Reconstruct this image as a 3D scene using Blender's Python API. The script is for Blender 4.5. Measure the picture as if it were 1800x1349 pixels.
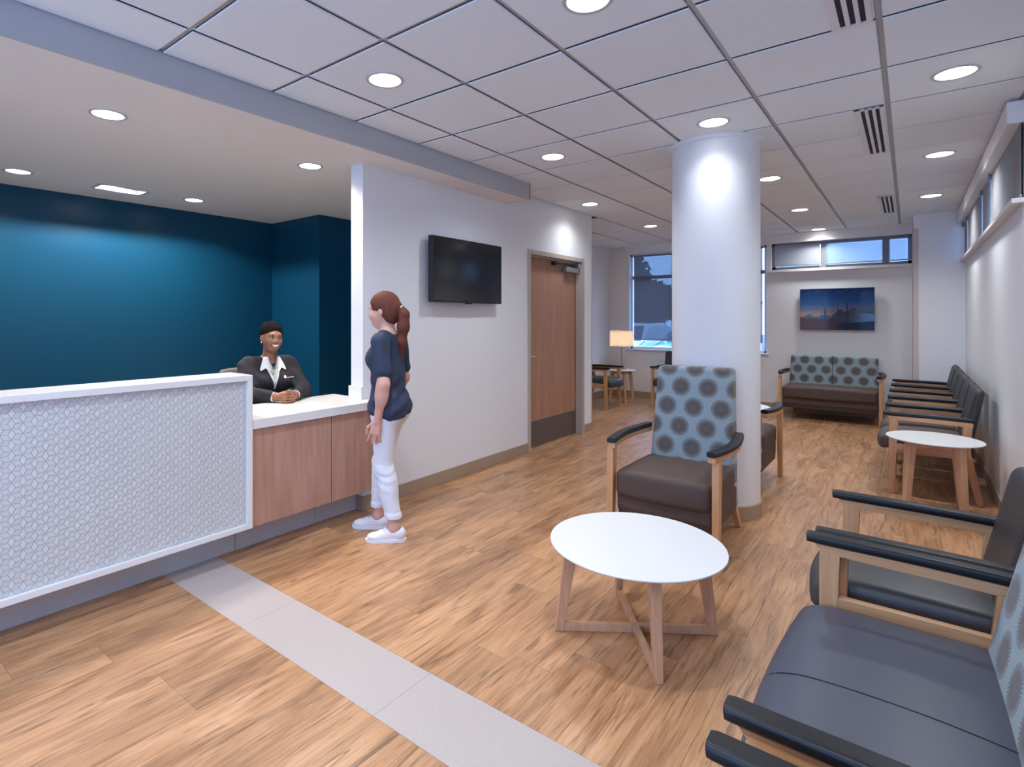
import bpy, bmesh, math, random
import numpy as np
from mathutils import Vector, Matrix

for o in list(bpy.data.objects):
    bpy.data.objects.remove(o, do_unlink=True)
SC = bpy.context.scene
COL = SC.collection
R = math.radians
PI = math.pi
random.seed(7)

# ------------------------------------------------------------------ camera, sky, exposure
CAM_H = 1.428
cam = bpy.data.cameras.new('camera')
cam.sensor_fit = 'HORIZONTAL'; cam.sensor_width = 36.0
cam.lens = 968.3 * 36.0 / 1800.0
cam.shift_x = (900 - 823.5) / 1800.0
cam.shift_y = -(674.5 - 560.2) / 1800.0
cam.clip_start = 0.02
cam_o = bpy.data.objects.new('camera', cam); COL.objects.link(cam_o)
cam_o.location = (0, 0, CAM_H); cam_o.rotation_euler = (R(90), 0, R(38.69))
SC.camera = cam_o
SC.view_settings.view_transform = 'Standard'; SC.view_settings.look = 'None'
SC.view_settings.gamma = 1.0; SC.view_settings.use_curve_mapping = False
SC.view_settings.exposure = 0.15
SC.cycles.use_denoising = True
SC.cycles.max_bounces = 10; SC.cycles.diffuse_bounces = 6; SC.cycles.glossy_bounces = 4
SC.cycles.transparent_max_bounces = 12
SC.cycles.caustics_reflective = False; SC.cycles.caustics_refractive = False
SC.cycles.sample_clamp_indirect = 6.0

world = bpy.data.worlds.new('sky'); SC.world = world; world.use_nodes = True
wn = world.node_tree.nodes; wl = world.node_tree.links
wbg = wn.get('Background') or wn.new('ShaderNodeBackground')
wbg.inputs['Color'].default_value = (0.27, 0.50, 1.0, 1); wbg.inputs['Strength'].default_value = 7.0

SPOT_W = 66.0        # power of one ceiling downlight
SPOT_COL = (0.90, 0.948, 1.0)

# ------------------------------------------------------------------ materials
MATS = {}
def mat(name, col=(0.8, 0.8, 0.8), rough=0.5, metal=0.0, spec=0.5, emit=None, estr=0.0, coat=0.0, sheen=0.0):
    if name in MATS: return MATS[name]
    m = bpy.data.materials.new(name); m.use_nodes = True
    b = m.node_tree.nodes['Principled BSDF']
    b.inputs['Base Color'].default_value = (*col, 1); b.inputs['Roughness'].default_value = rough
    b.inputs['Metallic'].default_value = metal; b.inputs['Specular IOR Level'].default_value = spec
    b.inputs['Coat Weight'].default_value = coat; b.inputs['Sheen Weight'].default_value = sheen
    if emit:
        b.inputs['Emission Color'].default_value = (*emit, 1); b.inputs['Emission Strength'].default_value = estr
    MATS[name] = m
    return m

class NT:
    """small helper to chain shader nodes"""
    def __init__(self, m):
        self.t = m.node_tree; self.n = self.t.nodes; self.l = self.t.links
        self.b = self.n.get('Principled BSDF')
    def node(self, typ, **kw):
        n = self.n.new(typ)
        for k, v in kw.items(): setattr(n, k, v)
        return n
    def put(self, sock, v):
        if v is None: return
        if hasattr(v, 'is_linked') or hasattr(v, 'links'): self.l.new(v, sock)
        else: sock.default_value = v
    def math(self, op, a, b=None, c=None):
        n = self.node('ShaderNodeMath', operation=op)
        self.put(n.inputs[0], a); self.put(n.inputs[1], b)
        if c is not None: self.put(n.inputs[2], c)
        return n.outputs[0]
    def obj(self): return self.node('ShaderNodeTexCoord').outputs['Object']
    def rnd(self): return self.node('ShaderNodeObjectInfo').outputs['Random']
    def sep(self, v):
        n = self.node('ShaderNodeSeparateXYZ'); self.put(n.inputs[0], v); return n.outputs
    def comb(self, x, y, z):
        n = self.node('ShaderNodeCombineXYZ')
        self.put(n.inputs[0], x); self.put(n.inputs[1], y); self.put(n.inputs[2], z); return n.outputs[0]
    def mapping(self, v, scale=(1, 1, 1), loc=(0, 0, 0)):
        n = self.node('ShaderNodeMapping'); self.put(n.inputs['Vector'], v)
        n.inputs['Scale'].default_value = scale; self.put(n.inputs['Location'], loc); return n.outputs[0]
    def noise(self, v, scale=5, detail=3, rough=0.5, dist=0.0):
        n = self.node('ShaderNodeTexNoise'); self.put(n.inputs['Vector'], v)
        n.inputs['Scale'].default_value = scale; n.inputs['Detail'].default_value = detail
        n.inputs['Roughness'].default_value = rough; n.inputs['Distortion'].default_value = dist
        return n.outputs['Fac']
    def ramp(self, f, stops):
        n = self.node('ShaderNodeValToRGB'); self.put(n.inputs[0], f)
        e = n.color_ramp.elements
        while len(e) < len(stops): e.new(0.5)
        for i, (p, c) in enumerate(stops):
            e[i].position = p; e[i].color = (*c, 1) if len(c) == 3 else c
        return n.outputs[0]
    def mix(self, f, a, b, mode='MIX'):
        n = self.node('ShaderNodeMix', data_type='RGBA', blend_type=mode)
        self.put(n.inputs[0], f)
        self.put(n.inputs[6], (*a, 1) if isinstance(a, tuple) and len(a) == 3 else a)
        self.put(n.inputs[7], (*b, 1) if isinstance(b, tuple) and len(b) == 3 else b)
        return n.outputs[2]
    def bump(self, h, strength=0.2, dist=0.01):
        n = self.node('ShaderNodeBump'); self.put(n.inputs['Height'], h)
        n.inputs['Strength'].default_value = strength; n.inputs['Distance'].default_value = dist
        self.l.new(n.outputs[0], self.b.inputs['Normal'])
    def col(self, c): self.l.new(c, self.b.inputs['Base Color'])
    def rough(self, c): self.l.new(c, self.b.inputs['Roughness'])

def paint(name, col, rough=0.55):
    m = mat(name, col, rough); t = NT(m)
    n = t.noise(t.obj(), 260, 2); t.bump(n, 0.05, 0.002)
    return m
paint('wall_paint', (0.79, 0.80, 0.82), 0.5)
paint('wall_paint_warm', (0.77, 0.755, 0.755), 0.5)
paint('wall_teal', (0.003, 0.050, 0.098), 0.33).node_tree.nodes['Principled BSDF'].inputs['Specular IOR Level'].default_value = 0.3
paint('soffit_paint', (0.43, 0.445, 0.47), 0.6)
paint('alcove_ceiling_paint', (0.78, 0.73, 0.68), 0.6)
m = mat('ceiling_tile', (0.82, 0.83, 0.86), 0.9); t = NT(m)
t.col(t.mix(t.rnd(), (0.76, 0.80, 0.825), (0.79, 0.83, 0.85))); t.bump(t.noise(t.obj(), 160, 3), 0.12, 0.002)
mat('ceiling_grid', (0.40, 0.40, 0.41), 0.45)
mat('white_trim', (0.82, 0.82, 0.83), 0.4)
m = mat('quartz', (0.84, 0.83, 0.82), 0.22); t = NT(m)
t.col(t.mix(t.noise(t.obj(), 90, 3), (0.74, 0.735, 0.73), (0.81, 0.805, 0.80)))
mat('white_laminate', (0.74, 0.74, 0.75), 0.30)
mat('toe_kick', (0.50, 0.50, 0.51), 0.45)
mat('baseboard', (0.37, 0.27, 0.19), 0.5)
mat('black_plastic', (0.012, 0.012, 0.014), 0.35)
mat('armcap', (0.010, 0.0105, 0.012), 0.40, spec=0.35)
mat('screen', (0.008, 0.009, 0.012), 0.12)
mat('steel', (0.55, 0.55, 0.56), 0.3, 1.0)
mat('chrome', (0.75, 0.75, 0.76), 0.12, 1.0)
mat('alum', (0.35, 0.36, 0.38), 0.4, 0.7)
mat('frame_taupe', (0.46, 0.39, 0.34), 0.45)
mat('kickplate', (0.115, 0.088, 0.078), 0.4)
mat('corner_guard', (0.60, 0.50, 0.47), 0.45)
mat('rubber', (0.02, 0.02, 0.02), 0.8)
mat('lens', (1, 1, 1), 0.5, emit=(1.0, 0.97, 0.94), estr=7.0)
mat('trim_ring', (0.50, 0.50, 0.51), 0.35)
mat('diffuser_white', (0.74, 0.74, 0.76), 0.35)
mat('slot_dark', (0.012, 0.012, 0.02), 0.7)
mat('sill', (0.68, 0.64, 0.63), 0.4)

def wood(name, light, mid, dark, axis=2, rough=0.42, scale=1.0, line=70):
    m = mat(name, mid, rough); t = NT(m)
    sc = [9 * scale] * 3; sc[axis] = 0.7 * scale
    v = t.mapping(t.obj(), tuple(sc), t.comb(t.math('MULTIPLY', t.rnd(), 31.0), t.math('MULTIPLY', t.rnd(), 17.0), t.math('MULTIPLY', t.rnd(), 23.0)))
    n1 = t.noise(v, 2.0, 4, 0.6, 0.6)
    sc2 = [line * scale] * 3; sc2[axis] = 1.5 * scale
    n2 = t.noise(t.mapping(t.obj(), tuple(sc2)), 3.0, 3, 0.6)
    f = t.math('ADD', t.math('MULTIPLY', n1, 0.6), t.math('MULTIPLY', n2, 0.4))
    t.col(t.ramp(f, [(0.30, dark), (0.5, mid), (0.68, light)]))
    t.bump(n2, 0.06, 0.002)
    return m
MP = ((0.70, 0.41, 0.21), (0.60, 0.32, 0.15), (0.47, 0.23, 0.10))
wood('maple', *MP, axis=2)
wood('maple_x', *MP, axis=0)
wood('maple_y', *MP, axis=1)
wood('table_wood', (0.68, 0.42, 0.26), (0.58, 0.33, 0.19), (0.46, 0.245, 0.13), axis=2)
wood('desk_veneer', (0.53, 0.325, 0.245), (0.435, 0.25, 0.18), (0.33, 0.18, 0.125), axis=2, line=110)
wood('door_veneer', (0.48, 0.265, 0.175), (0.39, 0.205, 0.13), (0.31, 0.158, 0.098), axis=2, scale=0.7, line=60)

# rustic oak floor planks: grain runs along y, every plank picks its own tone
m = mat('oak_plank', (0.45, 0.28, 0.16), 0.36); t = NT(m)
r = t.rnd()
off = t.comb(t.math('MULTIPLY', r, 53.0), t.math('MULTIPLY', r, 91.0), t.math('MULTIPLY', r, 7.0))
vo = t.mapping(t.obj(), (1, 1, 1), off)
n_big = t.noise(t.mapping(vo, (5.0, 0.9, 1)), 1.6, 3, 0.55, 1.4)
n_fine = t.noise(t.mapping(vo, (85, 3.0, 1)), 1.5, 3, 0.65, 0.3)
n_streak = t.noise(t.mapping(vo, (24, 1.5, 1)), 1.2, 5, 0.62, 2.2)
f = t.math('ADD', t.math('MULTIPLY', n_big, 0.62), t.math('MULTIPLY', n_fine, 0.38))
base = t.ramp(f, [(0.30, (0.22, 0.104, 0.049)), (0.43, (0.385, 0.195, 0.093)), (0.54, (0.50, 0.268, 0.134)), (0.70, (0.61, 0.352, 0.19))])
streak = t.ramp(n_streak, [(0.33, (1, 1, 1)), (0.41, (0.35, 0.35, 0.35)), (0.49, (0, 0, 0))])
c1 = t.mix(t.math('MULTIPLY', streak, 0.72), base, (0.115, 0.060, 0.034))
knot = t.node('ShaderNodeTexVoronoi', feature='F1')
t.put(knot.inputs['Vector'], t.mapping(vo, (2.4, 0.75, 0.2))); knot.inputs['Scale'].default_value = 1.3
kn = t.math('SUBTRACT', knot.outputs['Distance'], t.math('MULTIPLY', t.noise(t.mapping(vo, (9, 4, 1)), 2.0, 3, 0.6), 0.16))
kf = t.ramp(kn, [(0.0, (1, 1, 1)), (0.012, (0.7, 0.7, 0.7)), (0.03, (0, 0, 0))])
c1 = t.mix(t.math('MULTIPLY', kf, 0.45), c1, (0.10, 0.05, 0.028))
n_crack = t.noise(t.mapping(vo, (52, 2.4, 1)), 1.1, 4, 0.7, 1.2)
crack = t.ramp(n_crack, [(0.30, (1, 1, 1)), (0.36, (0.4, 0.4, 0.4)), (0.40, (0, 0, 0))])
c1 = t.mix(t.math('MULTIPLY', crack, 0.6), c1, (0.085, 0.042, 0.022))
tone = t.math('ADD', 0.86, t.math('MULTIPLY', t.math('FRACT', t.math('MULTIPLY', r, 13.7)), 0.26))
hs = t.node('ShaderNodeHueSaturation'); t.put(hs.inputs['Color'], c1); t.put(hs.inputs['Value'], tone)
t.col(hs.outputs[0]); t.rough(t.math('ADD', 0.24, t.math('MULTIPLY', n_fine, 0.18)))
t.bump(n_fine, 0.08, 0.002)
m = mat('inlay_stone', (0.62, 0.55, 0.51), 0.42); t = NT(m)
t.col(t.mix(t.noise(t.obj(), 60, 4, 0.7), (0.40, 0.345, 0.32), (0.485, 0.425, 0.395)))
mat('subfloor', (0.06, 0.045, 0.035), 0.8)

# blue-grey upholstery with staggered brown seed-head discs (object x / z plane)
def disc_fabric(name, au=0, av=2):
    m = mat(name, (0.3, 0.4, 0.45), 0.85, sheen=0.2); t = NT(m)
    s = t.sep(t.obj()); PU, PV = 0.180, 0.136
    u = t.math('DIVIDE', t.math('ADD', s[au], 5.03), PU); v = t.math('DIVIDE', t.math('ADD', s[av], 5.0), PV)
    row = t.math('FLOOR', v); par = t.math('MODULO', row, 2.0)
    uu = t.math('ADD', u, t.math('MULTIPLY', par, 0.5))
    fx = t.math('MULTIPLY', t.math('SUBTRACT', t.math('FRACT', uu), 0.5), PU)
    fz = t.math('MULTIPLY', t.math('SUBTRACT', t.math('FRACT', v), 0.5), PV)
    d = t.math('SQRT', t.math('ADD', t.math('MULTIPLY', fx, fx), t.math('MULTIPLY', fz, fz)))
    ang = t.math('ARCTAN2', fz, fx)
    spoke = t.math('ADD', 0.5, t.math('MULTIPLY', t.math('SINE', t.math('MULTIPLY', ang, 34.0)), 0.5))
    inside = t.ramp(t.math('DIVIDE', d, 0.0665), [(0.0, (1, 1, 1)), (0.975, (1, 1, 1)), (1.0, (0, 0, 0))])
    rim = t.ramp(t.math('DIVIDE', d, 0.0665), [(0.0, (0.45, 0.45, 0.45)), (0.08, (0.85, 0.85, 0.85)), (0.5, (0.92, 0.92, 0.92)), (0.72, (0.75, 0.75, 0.75)), (0.8, (0.3, 0.3, 0.3)), (1.0, (0.05, 0.05, 0.05))])
    cover = t.math('MAXIMUM', rim, t.math('MULTIPLY', spoke, 0.95))
    fac = t.math('MULTIPLY', inside, cover)
    weave = t.noise(t.mapping(t.obj(), (30, 30, 260)), 3, 2)
    bg = t.mix(weave, (0.20, 0.265, 0.295), (0.31, 0.385, 0.42))
    t.col(t.mix(fac, bg, (0.085, 0.062, 0.052)))
    t.bump(weave, 0.08, 0.002)
    return m
disc_fabric('disc_fabric'); disc_fabric('disc_fabric_side', 1, 2)
def vinyl(name, col, rough=0.42):
    m = mat(name, col, rough); t = NT(m)
    n = t.noise(t.obj(), 420, 2); t.bump(n, 0.08, 0.001)
    return m
vinyl('brown_vinyl', (0.082, 0.052, 0.042), 0.6)
vinyl('grey_vinyl', (0.066, 0.072, 0.102), 0.38)
vinyl('seat_charcoal', (0.052, 0.051, 0.056), 0.42)
vinyl('chair_vinyl', (0.034, 0.029, 0.029), 0.5)
mat('thread', (0.012, 0.012, 0.012), 0.8)

# ------------------------------------------------------------------ mesh helpers
def link(o, parent=None):
    COL.objects.link(o)
    if parent is not None: o.parent = parent
    return o
def mesh_obj(name, bm, material, parent=None, smooth=False, auto=None, loc=None, rot=None):
    me = bpy.data.meshes.new(name)
    bmesh.ops.recalc_face_normals(bm, faces=bm.faces)
    bm.to_mesh(me); bm.free()
    if material is not None: me.materials.append(MATS[material] if isinstance(material, str) else material)
    o = bpy.data.objects.new(name, me); link(o, parent)
    if smooth:
        me.polygons.foreach_set('use_smooth', [True] * len(me.polygons))
        me.set_sharp_from_angle(angle=R(auto or 40))
        if auto is None:
            wn_ = o.modifiers.new('weighted', 'WEIGHTED_NORMAL'); wn_.keep_sharp = True
    if loc: o.location = loc
    if rot: o.rotation_euler = rot
    return o
def tag(o, label=None, cat=None, group=None, kind=None):
    if label: o['label'] = label
    if cat: o['category'] = cat
    if group: o['group'] = group
    if kind: o['kind'] = kind
    return o
def empty(name, loc=(0, 0, 0), rz=0.0, label=None, cat=None, group=None, kind=None, parent=None):
    o = bpy.data.objects.new(name, None); o.empty_display_size = 0.1
    link(o, parent); o.location = loc; o.rotation_euler = (0, 0, rz)
    return tag(o, label, cat, group, kind)
def copy_tree(o, parent=None):
    c = o.copy(); link(c); c.parent = parent
    for ch in list(o.children): copy_tree(ch, c)
    return c
def quadbox(bm, lo, hi):
    """lo / hi: four corner points each (same winding); adds a closed hexahedron"""
    vs = [bm.verts.new(p) for p in lo] + [bm.verts.new(p) for p in hi]
    bm.faces.new(vs[3::-1]); bm.faces.new(vs[4:8])
    for i in range(4):
        j = (i + 1) % 4
        bm.faces.new((vs[i], vs[j], vs[4 + j], vs[4 + i]))
    return vs
def box(bm, x0, x1, y0, y1, z0, z1):
    return quadbox(bm, [(x0, y0, z0), (x1, y0, z0), (x1, y1, z0), (x0, y1, z0)], [(x0, y0, z1), (x1, y0, z1), (x1, y1, z1), (x0, y1, z1)])
def bevel(bm, w, seg=2):
    bmesh.ops.bevel(bm, geom=list(bm.edges), offset=w, segments=seg, affect='EDGES', profile=0.5, clamp_overlap=True)
def boxes(name, lst, material, parent=None, bev=0.0, seg=2):
    bm = bmesh.new()
    for b in lst: box(bm, *b)
    if bev: bevel(bm, bev, seg)
    return mesh_obj(name, bm, material, parent, smooth=bev > 0)
def rect_at(c, w, d):
    return [(c[0] - w / 2, c[1] - d / 2, c[2]), (c[0] + w / 2, c[1] - d / 2, c[2]), (c[0] + w / 2, c[1] + d / 2, c[2]), (c[0] - w / 2, c[1] + d / 2, c[2])]
def post(name, c0, s0, c1, s1, material, parent=None, bev=0.004):
    bm = bmesh.new(); quadbox(bm, rect_at(c0, *s0), rect_at(c1, *s1))
    if bev: bevel(bm, bev, 2)
    return mesh_obj(name, bm, material, parent, smooth=True)
def sweep(bm, path, section, up=(0, 0, 1), caps=True):
    """section: (side, up) pairs swept along path"""
    rings = []; n = len(path); up = Vector(up)
    for i, p in enumerate(path):
        p = Vector(p)
        a = Vector(path[max(i - 1, 0)]); b = Vector(path[min(i + 1, n - 1)])
        tng = (b - a).normalized(); side = tng.cross(up).normalized(); u2 = side.cross(tng).normalized()
        sec = section(i / (n - 1)) if callable(section) else section
        rings.append([bm.verts.new(p + side * s + u2 * q) for s, q in sec])
    k = len(rings[0])
    for i in range(n - 1):
        for j in range(k):
            bm.faces.new((rings[i][j], rings[i][(j + 1) % k], rings[i + 1][(j + 1) % k], rings[i + 1][j]))
    if caps:
        bm.faces.new(rings[0][::-1]); bm.faces.new(rings[-1])
def rsec(w, h, r=None, n=3, z0=0.0):
    """rounded rectangle section, bottom at z0"""
    r = r if r is not None else min(w, h) * 0.3
    out = []
    for cx_, cy_, a0 in ((w / 2 - r, h - r, 0), (-w / 2 + r, h - r, 90), (-w / 2 + r, r, 180), (w / 2 - r, r, 270)):
        for i in range(n + 1):
            a = R(a0 + 90 * i / n); out.append((cx_ + r * math.cos(a), z0 + cy_ + r * math.sin(a)))
    return out
def circ(r, n=10):
    return [(r * math.cos(2 * PI * i / n), r * math.sin(2 * PI * i / n)) for i in range(n)]
def tube(name, path, r, material, parent=None, n=10):
    bm = bmesh.new(); up = (0, 0, 1)
    d = Vector(path[-1]) - Vector(path[0])
    if abs(d.normalized().z) > 0.9: up = (0, 1, 0)
    sweep(bm, path, circ(r, n) if not callable(r) else (lambda t_: circ(r(t_), n)), up)
    return mesh_obj(name, bm, material, parent, smooth=True)
def lathe(name, prof, material, parent=None, n=40, loc=None, smooth=True, closed=False):
    """prof: (radius, z) list"""
    bm = bmesh.new(); rings = []
    for r_, z_ in prof:
        if r_ < 1e-6: rings.append([bm.verts.new((0, 0, z_))])
        else: rings.append([bm.verts.new((r_ * math.cos(2 * PI * i / n), r_ * math.sin(2 * PI * i / n), z_)) for i in range(n)])
    seq = list(zip(rings, rings[1:])) + ([(rings[-1], rings[0])] if closed else [])
    for a, b in seq:
        for i in range(n):
            j = (i + 1) % n
            if len(a) == 1 and len(b) == 1: continue
            if len(a) == 1: bm.faces.new((a[0], b[i], b[j]))
            elif len(b) == 1: bm.faces.new((a[i], a[j], b[0]))
            else: bm.faces.new((a[i], a[j], b[j], b[i]))
    return mesh_obj(name, bm, material, parent, smooth=smooth, loc=loc)
def rcube(w, d, h, r, n=8, e=3, deform=None):
    """rounded box of size w,d,h standing on z=0 centred in x,y; deform(x,y,z)->(x,y,z)"""
    def axis(H):
        r_ = min(r, H * 0.98)
        a = [-H + r_ * (1 - math.cos(i / e * PI / 2)) for i in range(e)]
        mid = [-(H - r_) + 2 * (H - r_) * i / n for i in range(n + 1)]
        return a + mid + [-q for q in a[::-1]]
    H = (w / 2, d / 2, h / 2)
    ax = [axis(q) for q in H]
    bm = bmesh.new(); cache = {}
    def vert(p):
        inn = [max(-(H[i] - min(r, H[i] * 0.98)), min(H[i] - min(r, H[i] * 0.98), p[i])) for i in range(3)]
        dv = Vector([p[i] - inn[i] for i in range(3)])
        rr = min(r, min(H) * 0.98) if False else r
        if dv.length > 1e-9:
            m_ = max(abs(q) for q in dv); dv = dv.normalized() * m_
        q = Vector(inn) + dv; q.z += h / 2
        if deform: q = Vector(deform(*q))
        key = tuple(round(c, 6) for c in p)
        if key not in cache: cache[key] = bm.verts.new(q)
        return cache[key]
    for a in range(3):
        b, c = (a + 1) % 3, (a + 2) % 3
        for s in (-1, 1):
            for i in range(len(ax[b]) - 1):
                for j in range(len(ax[c]) - 1):
                    q = []
                    for bi, cj in ((i, j), (i + 1, j), (i + 1, j + 1), (i, j + 1)):
                        p = [0, 0, 0]; p[a] = s * H[a]; p[b] = ax[b][bi]; p[c] = ax[c][cj]; q.append(vert(p))
                    if s < 0: q = q[::-1]
                    if len(set(q)) > 2:
                        try: bm.faces.new(q)
                        except ValueError: pass
    return bm
def prism(bm, outline, axis, a0, a1):
    """outline of 2-D points extruded along an axis ('x': (y,z) points, 'y': (x,z), 'z': (x,y))"""
    def P(p, a): return {'x': (a, p[0], p[1]), 'y': (p[0], a, p[1]), 'z': (p[0], p[1], a)}[axis]
    A = [bm.verts.new(P(p, a0)) for p in outline]; B = [bm.verts.new(P(p, a1)) for p in outline]
    bm.faces.new(A[::-1]); bm.faces.new(B)
    for i in range(len(A)):
        j = (i + 1) % len(A); bm.faces.new((A[i], A[j], B[j], B[i]))
# ------------------------------------------------------------------ the room
CH = 2.743          # acoustic ceiling
AZ = 2.583          # plasterboard ceiling over the reception alcove
XL = -3.17          # face of the wall with the television and the door
XR = 0.525          # right-hand wall
YF = 9.75           # far wall
YB = -2.2           # wall behind the camera
XN = -4.42          # side wall of the far nook
XA = -6.06          # teal wall behind the reception desk
def struct(name, lst, material, bev=0.0, parent=None):
    o = boxes(name, lst, material, parent, bev)
    if parent is None: tag(o, kind='structure')
    return o

# floor: subfloor slab, oak planks one by one, a pale inlay strip
floor = struct('floor', [(XA - 0.2, XR + 0.2, YB - 0.2, YF + 0.25, -0.12, -0.012)], 'subfloor')
PW, PL = 0.182, 1.22
def plank(x0, x1, y0, y1):
    w, l, b = (x1 - x0) / 2 - 0.0005, (y1 - y0) / 2 - 0.0005, 0.0016
    bm = bmesh.new()
    quadbox(bm, [(-w, -l, -0.011), (w, -l, -0.011), (w, l, -0.011), (-w, l, -0.011)], [(-w, -l, -b), (w, -l, -b), (w, l, -b), (-w, l, -b)])
    bm.faces.ensure_lookup_table()
    top = bm.faces[1]
    ret = bmesh.ops.inset_region(bm, faces=[top], thickness=b)
    for v in top.verts: v.co.z = 0.0
    return mesh_obj('plank', bm, 'oak_plank', floor, loc=((x0 + x1) / 2, (y0 + y1) / 2, 0))
rng = random.Random(11)
xs = -3.30
col_i = 0
S0, S1 = 1.33, 1.635
while xs < XR + 0.02:
    x1 = min(xs + PW, XR + 0.03)
    y = S0 - rng.uniform(0.3, 1.2); segs = [(y, S0)]
    if y > YB - 0.1: segs.append((YB - 0.1, y))
    y = S1; e = S1 + rng.uniform(0.25, 1.22)
    while y < YF:
        segs.append((y, min(e, YF + 0.05))); y = e; e += PL
        if YF - y < 0.12: segs[-1] = (segs[-1][0], YF + 0.05); break
    for a, b in segs: plank(xs, x1, a, b)
    xs = x1
for i in range(7):                                   # nook and the corner behind the television wall
    x1 = -3.30 - i * PW; x0 = x1 - PW
    y = 6.4; e = 6.4 + rng.uniform(0.3, 1.2)
    while y < YF:
        plank(max(x0, XN - 0.05), x1, y, min(e, YF + 0.05)); y = e; e += PL
bm = bmesh.new(); box(bm, XA - 0.05, -3.30, YB - 0.1, 5.1, -0.011, 0.0)
o = mesh_obj('alcove_carpet', bm, mat('carpet', (0.40, 0.34, 0.29), 0.95), floor)
for i, (a, b) in enumerate(((-3.30, -2.42), (-2.42, -1.505), (-1.505, -0.59), (-0.59, XR + 0.03))):
    bm = bmesh.new(); box(bm, -(b - a) / 2 + 0.0005, (b - a) / 2 - 0.0005, -(S1 - S0) / 2 + 0.0005, (S1 - S0) / 2 - 0.0005, -0.011, 0.0)
    mesh_obj('inlay_tile', bm, 'inlay_stone', floor, loc=((a + b) / 2, (S0 + S1) / 2, 0))

# acoustic ceiling: slab above, tees and lay-in tiles
G = 0.6096
ceil = struct('ceiling', [(XN - 0.1, XR + 0.25, YB - 0.2, YF + 0.2, CH + 0.02, CH + 0.14)], 'ceiling_grid')
gx = [-2.543 + G * k for k in range(-3, 5)]          # -4.37 ... -0.105
rows = [1.164 + G * k for k in range(-6, 15)]
def ceil_left(y):                                    # where the ceiling starts on the left
    return -2.88 if y < 4.50 else (XL if y < 6.45 else XN)
tile_cache = {}
def ctile(x0, x1, y0, y1):
    g = 0.012
    w, l = (x1 - x0) / 2 - g, (y1 - y0) / 2 - g
    if w < 0.02 or l < 0.02: return
    key = (round(w, 3), round(l, 3))
    if key in tile_cache:
        o = bpy.data.objects.new('ceiling_tile', tile_cache[key]); link(o, ceil)
    else:
        bm = bmesh.new()
        quadbox(bm, [(-w + .004, -l + .004, -0.008), (w - .004, -l + .004, -0.008), (w - .004, l - .004, -0.008), (-w + .004, l - .004, -0.008)], [(-w, -l, -.002), (w, -l, -.002), (w, l, -.002), (-w, l, -.002)])
        o = mesh_obj('ceiling_tile', bm, 'ceiling_tile', ceil); tile_cache[key] = o.data
    o.location = ((x0 + x1) / 2, (y0 + y1) / 2, CH)
yy = [YB] + [r_ for r_ in rows if YB + 0.05 < r_ < YF - 0.02] + [YF]
yy = sorted(set(yy + [4.54, 6.475]))
def merge(a):                                        # drop the two break lines as tile edges but keep them for the outline
    return a
real_rows = [r_ for r_ in yy if r_ not in (4.54, 6.475)]
for y0, y1 in zip(real_rows, real_rows[1:]):
    xl = ceil_left((y0 + y1) / 2)
    edges = [xl] + [g_ for g_ in gx if g_ > xl + 0.06] + [XR]
    for x0, x1 in zip(edges, edges[1:]):
        ctile(x0, x1, y0, y1)
        if y1 < YF - 0.01: boxes('cross_tee', [(x0 + 0.012, x1 - 0.012, y1 - 0.012, y1 + 0.012, CH + 0.004, CH + 0.03)], 'ceiling_grid', ceil)
for g_ in gx:
    if g_ > -2.6: a = YB
    elif g_ > XL - 0.0: a = 4.54
    else: a = 6.475
    boxes('main_tee', [(g_ - 0.012, g_ + 0.012, a, YF, CH + 0.0035, CH + 0.03)], 'ceiling_grid', ceil)
boxes('wall_angle', [(XR - 0.022, XR, YB, YF, CH - 0.003, CH + 0.02)], 'ceiling_grid', ceil)
boxes('wall_angle', [(XL, XL + 0.022, 4.54, 6.475, CH - 0.003, CH + 0.02)], 'ceiling_grid', ceil)

# reception alcove: dropped plasterboard ceiling with its deep front edge
SQX, SQY, SHX, SHY = -5.50, 1.90, 0.085, 0.175        # opening of the square wall-wash light
struct('ceiling_alcove', [(XA - 0.15, SQX - SHX, YB - 0.15, 4.54, AZ, CH + 0.02), (SQX + SHX, -2.88, YB - 0.15, 4.54, AZ, CH + 0.02), (SQX - SHX, SQX + SHX, YB - 0.15, SQY - SHY, AZ, CH + 0.02), (SQX - SHX, SQX + SHX, SQY + SHY, 4.54, AZ, CH + 0.02), (SQX - SHX, SQX + SHX, SQY - SHY, SQY + SHY, AZ + 0.09, CH + 0.02)], 'alcove_ceiling_paint')
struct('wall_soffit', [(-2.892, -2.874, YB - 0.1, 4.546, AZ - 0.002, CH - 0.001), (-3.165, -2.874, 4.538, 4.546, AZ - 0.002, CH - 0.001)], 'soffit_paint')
struct('wall_alcove_back', [(XA - 0.15, XA, YB - 0.1, 3.74, 0, AZ), (XA - 0.15, -5.12, 3.74, 5.2, 0, AZ)], 'wall_teal')
struct('wall_alcove_end', [(-5.12, XL - 0.135, 5.05, 5.2, 0, CH), (XA - 0.15, -5.12, 5.2, 5.3, 0, CH)], 'wall_teal')
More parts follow.
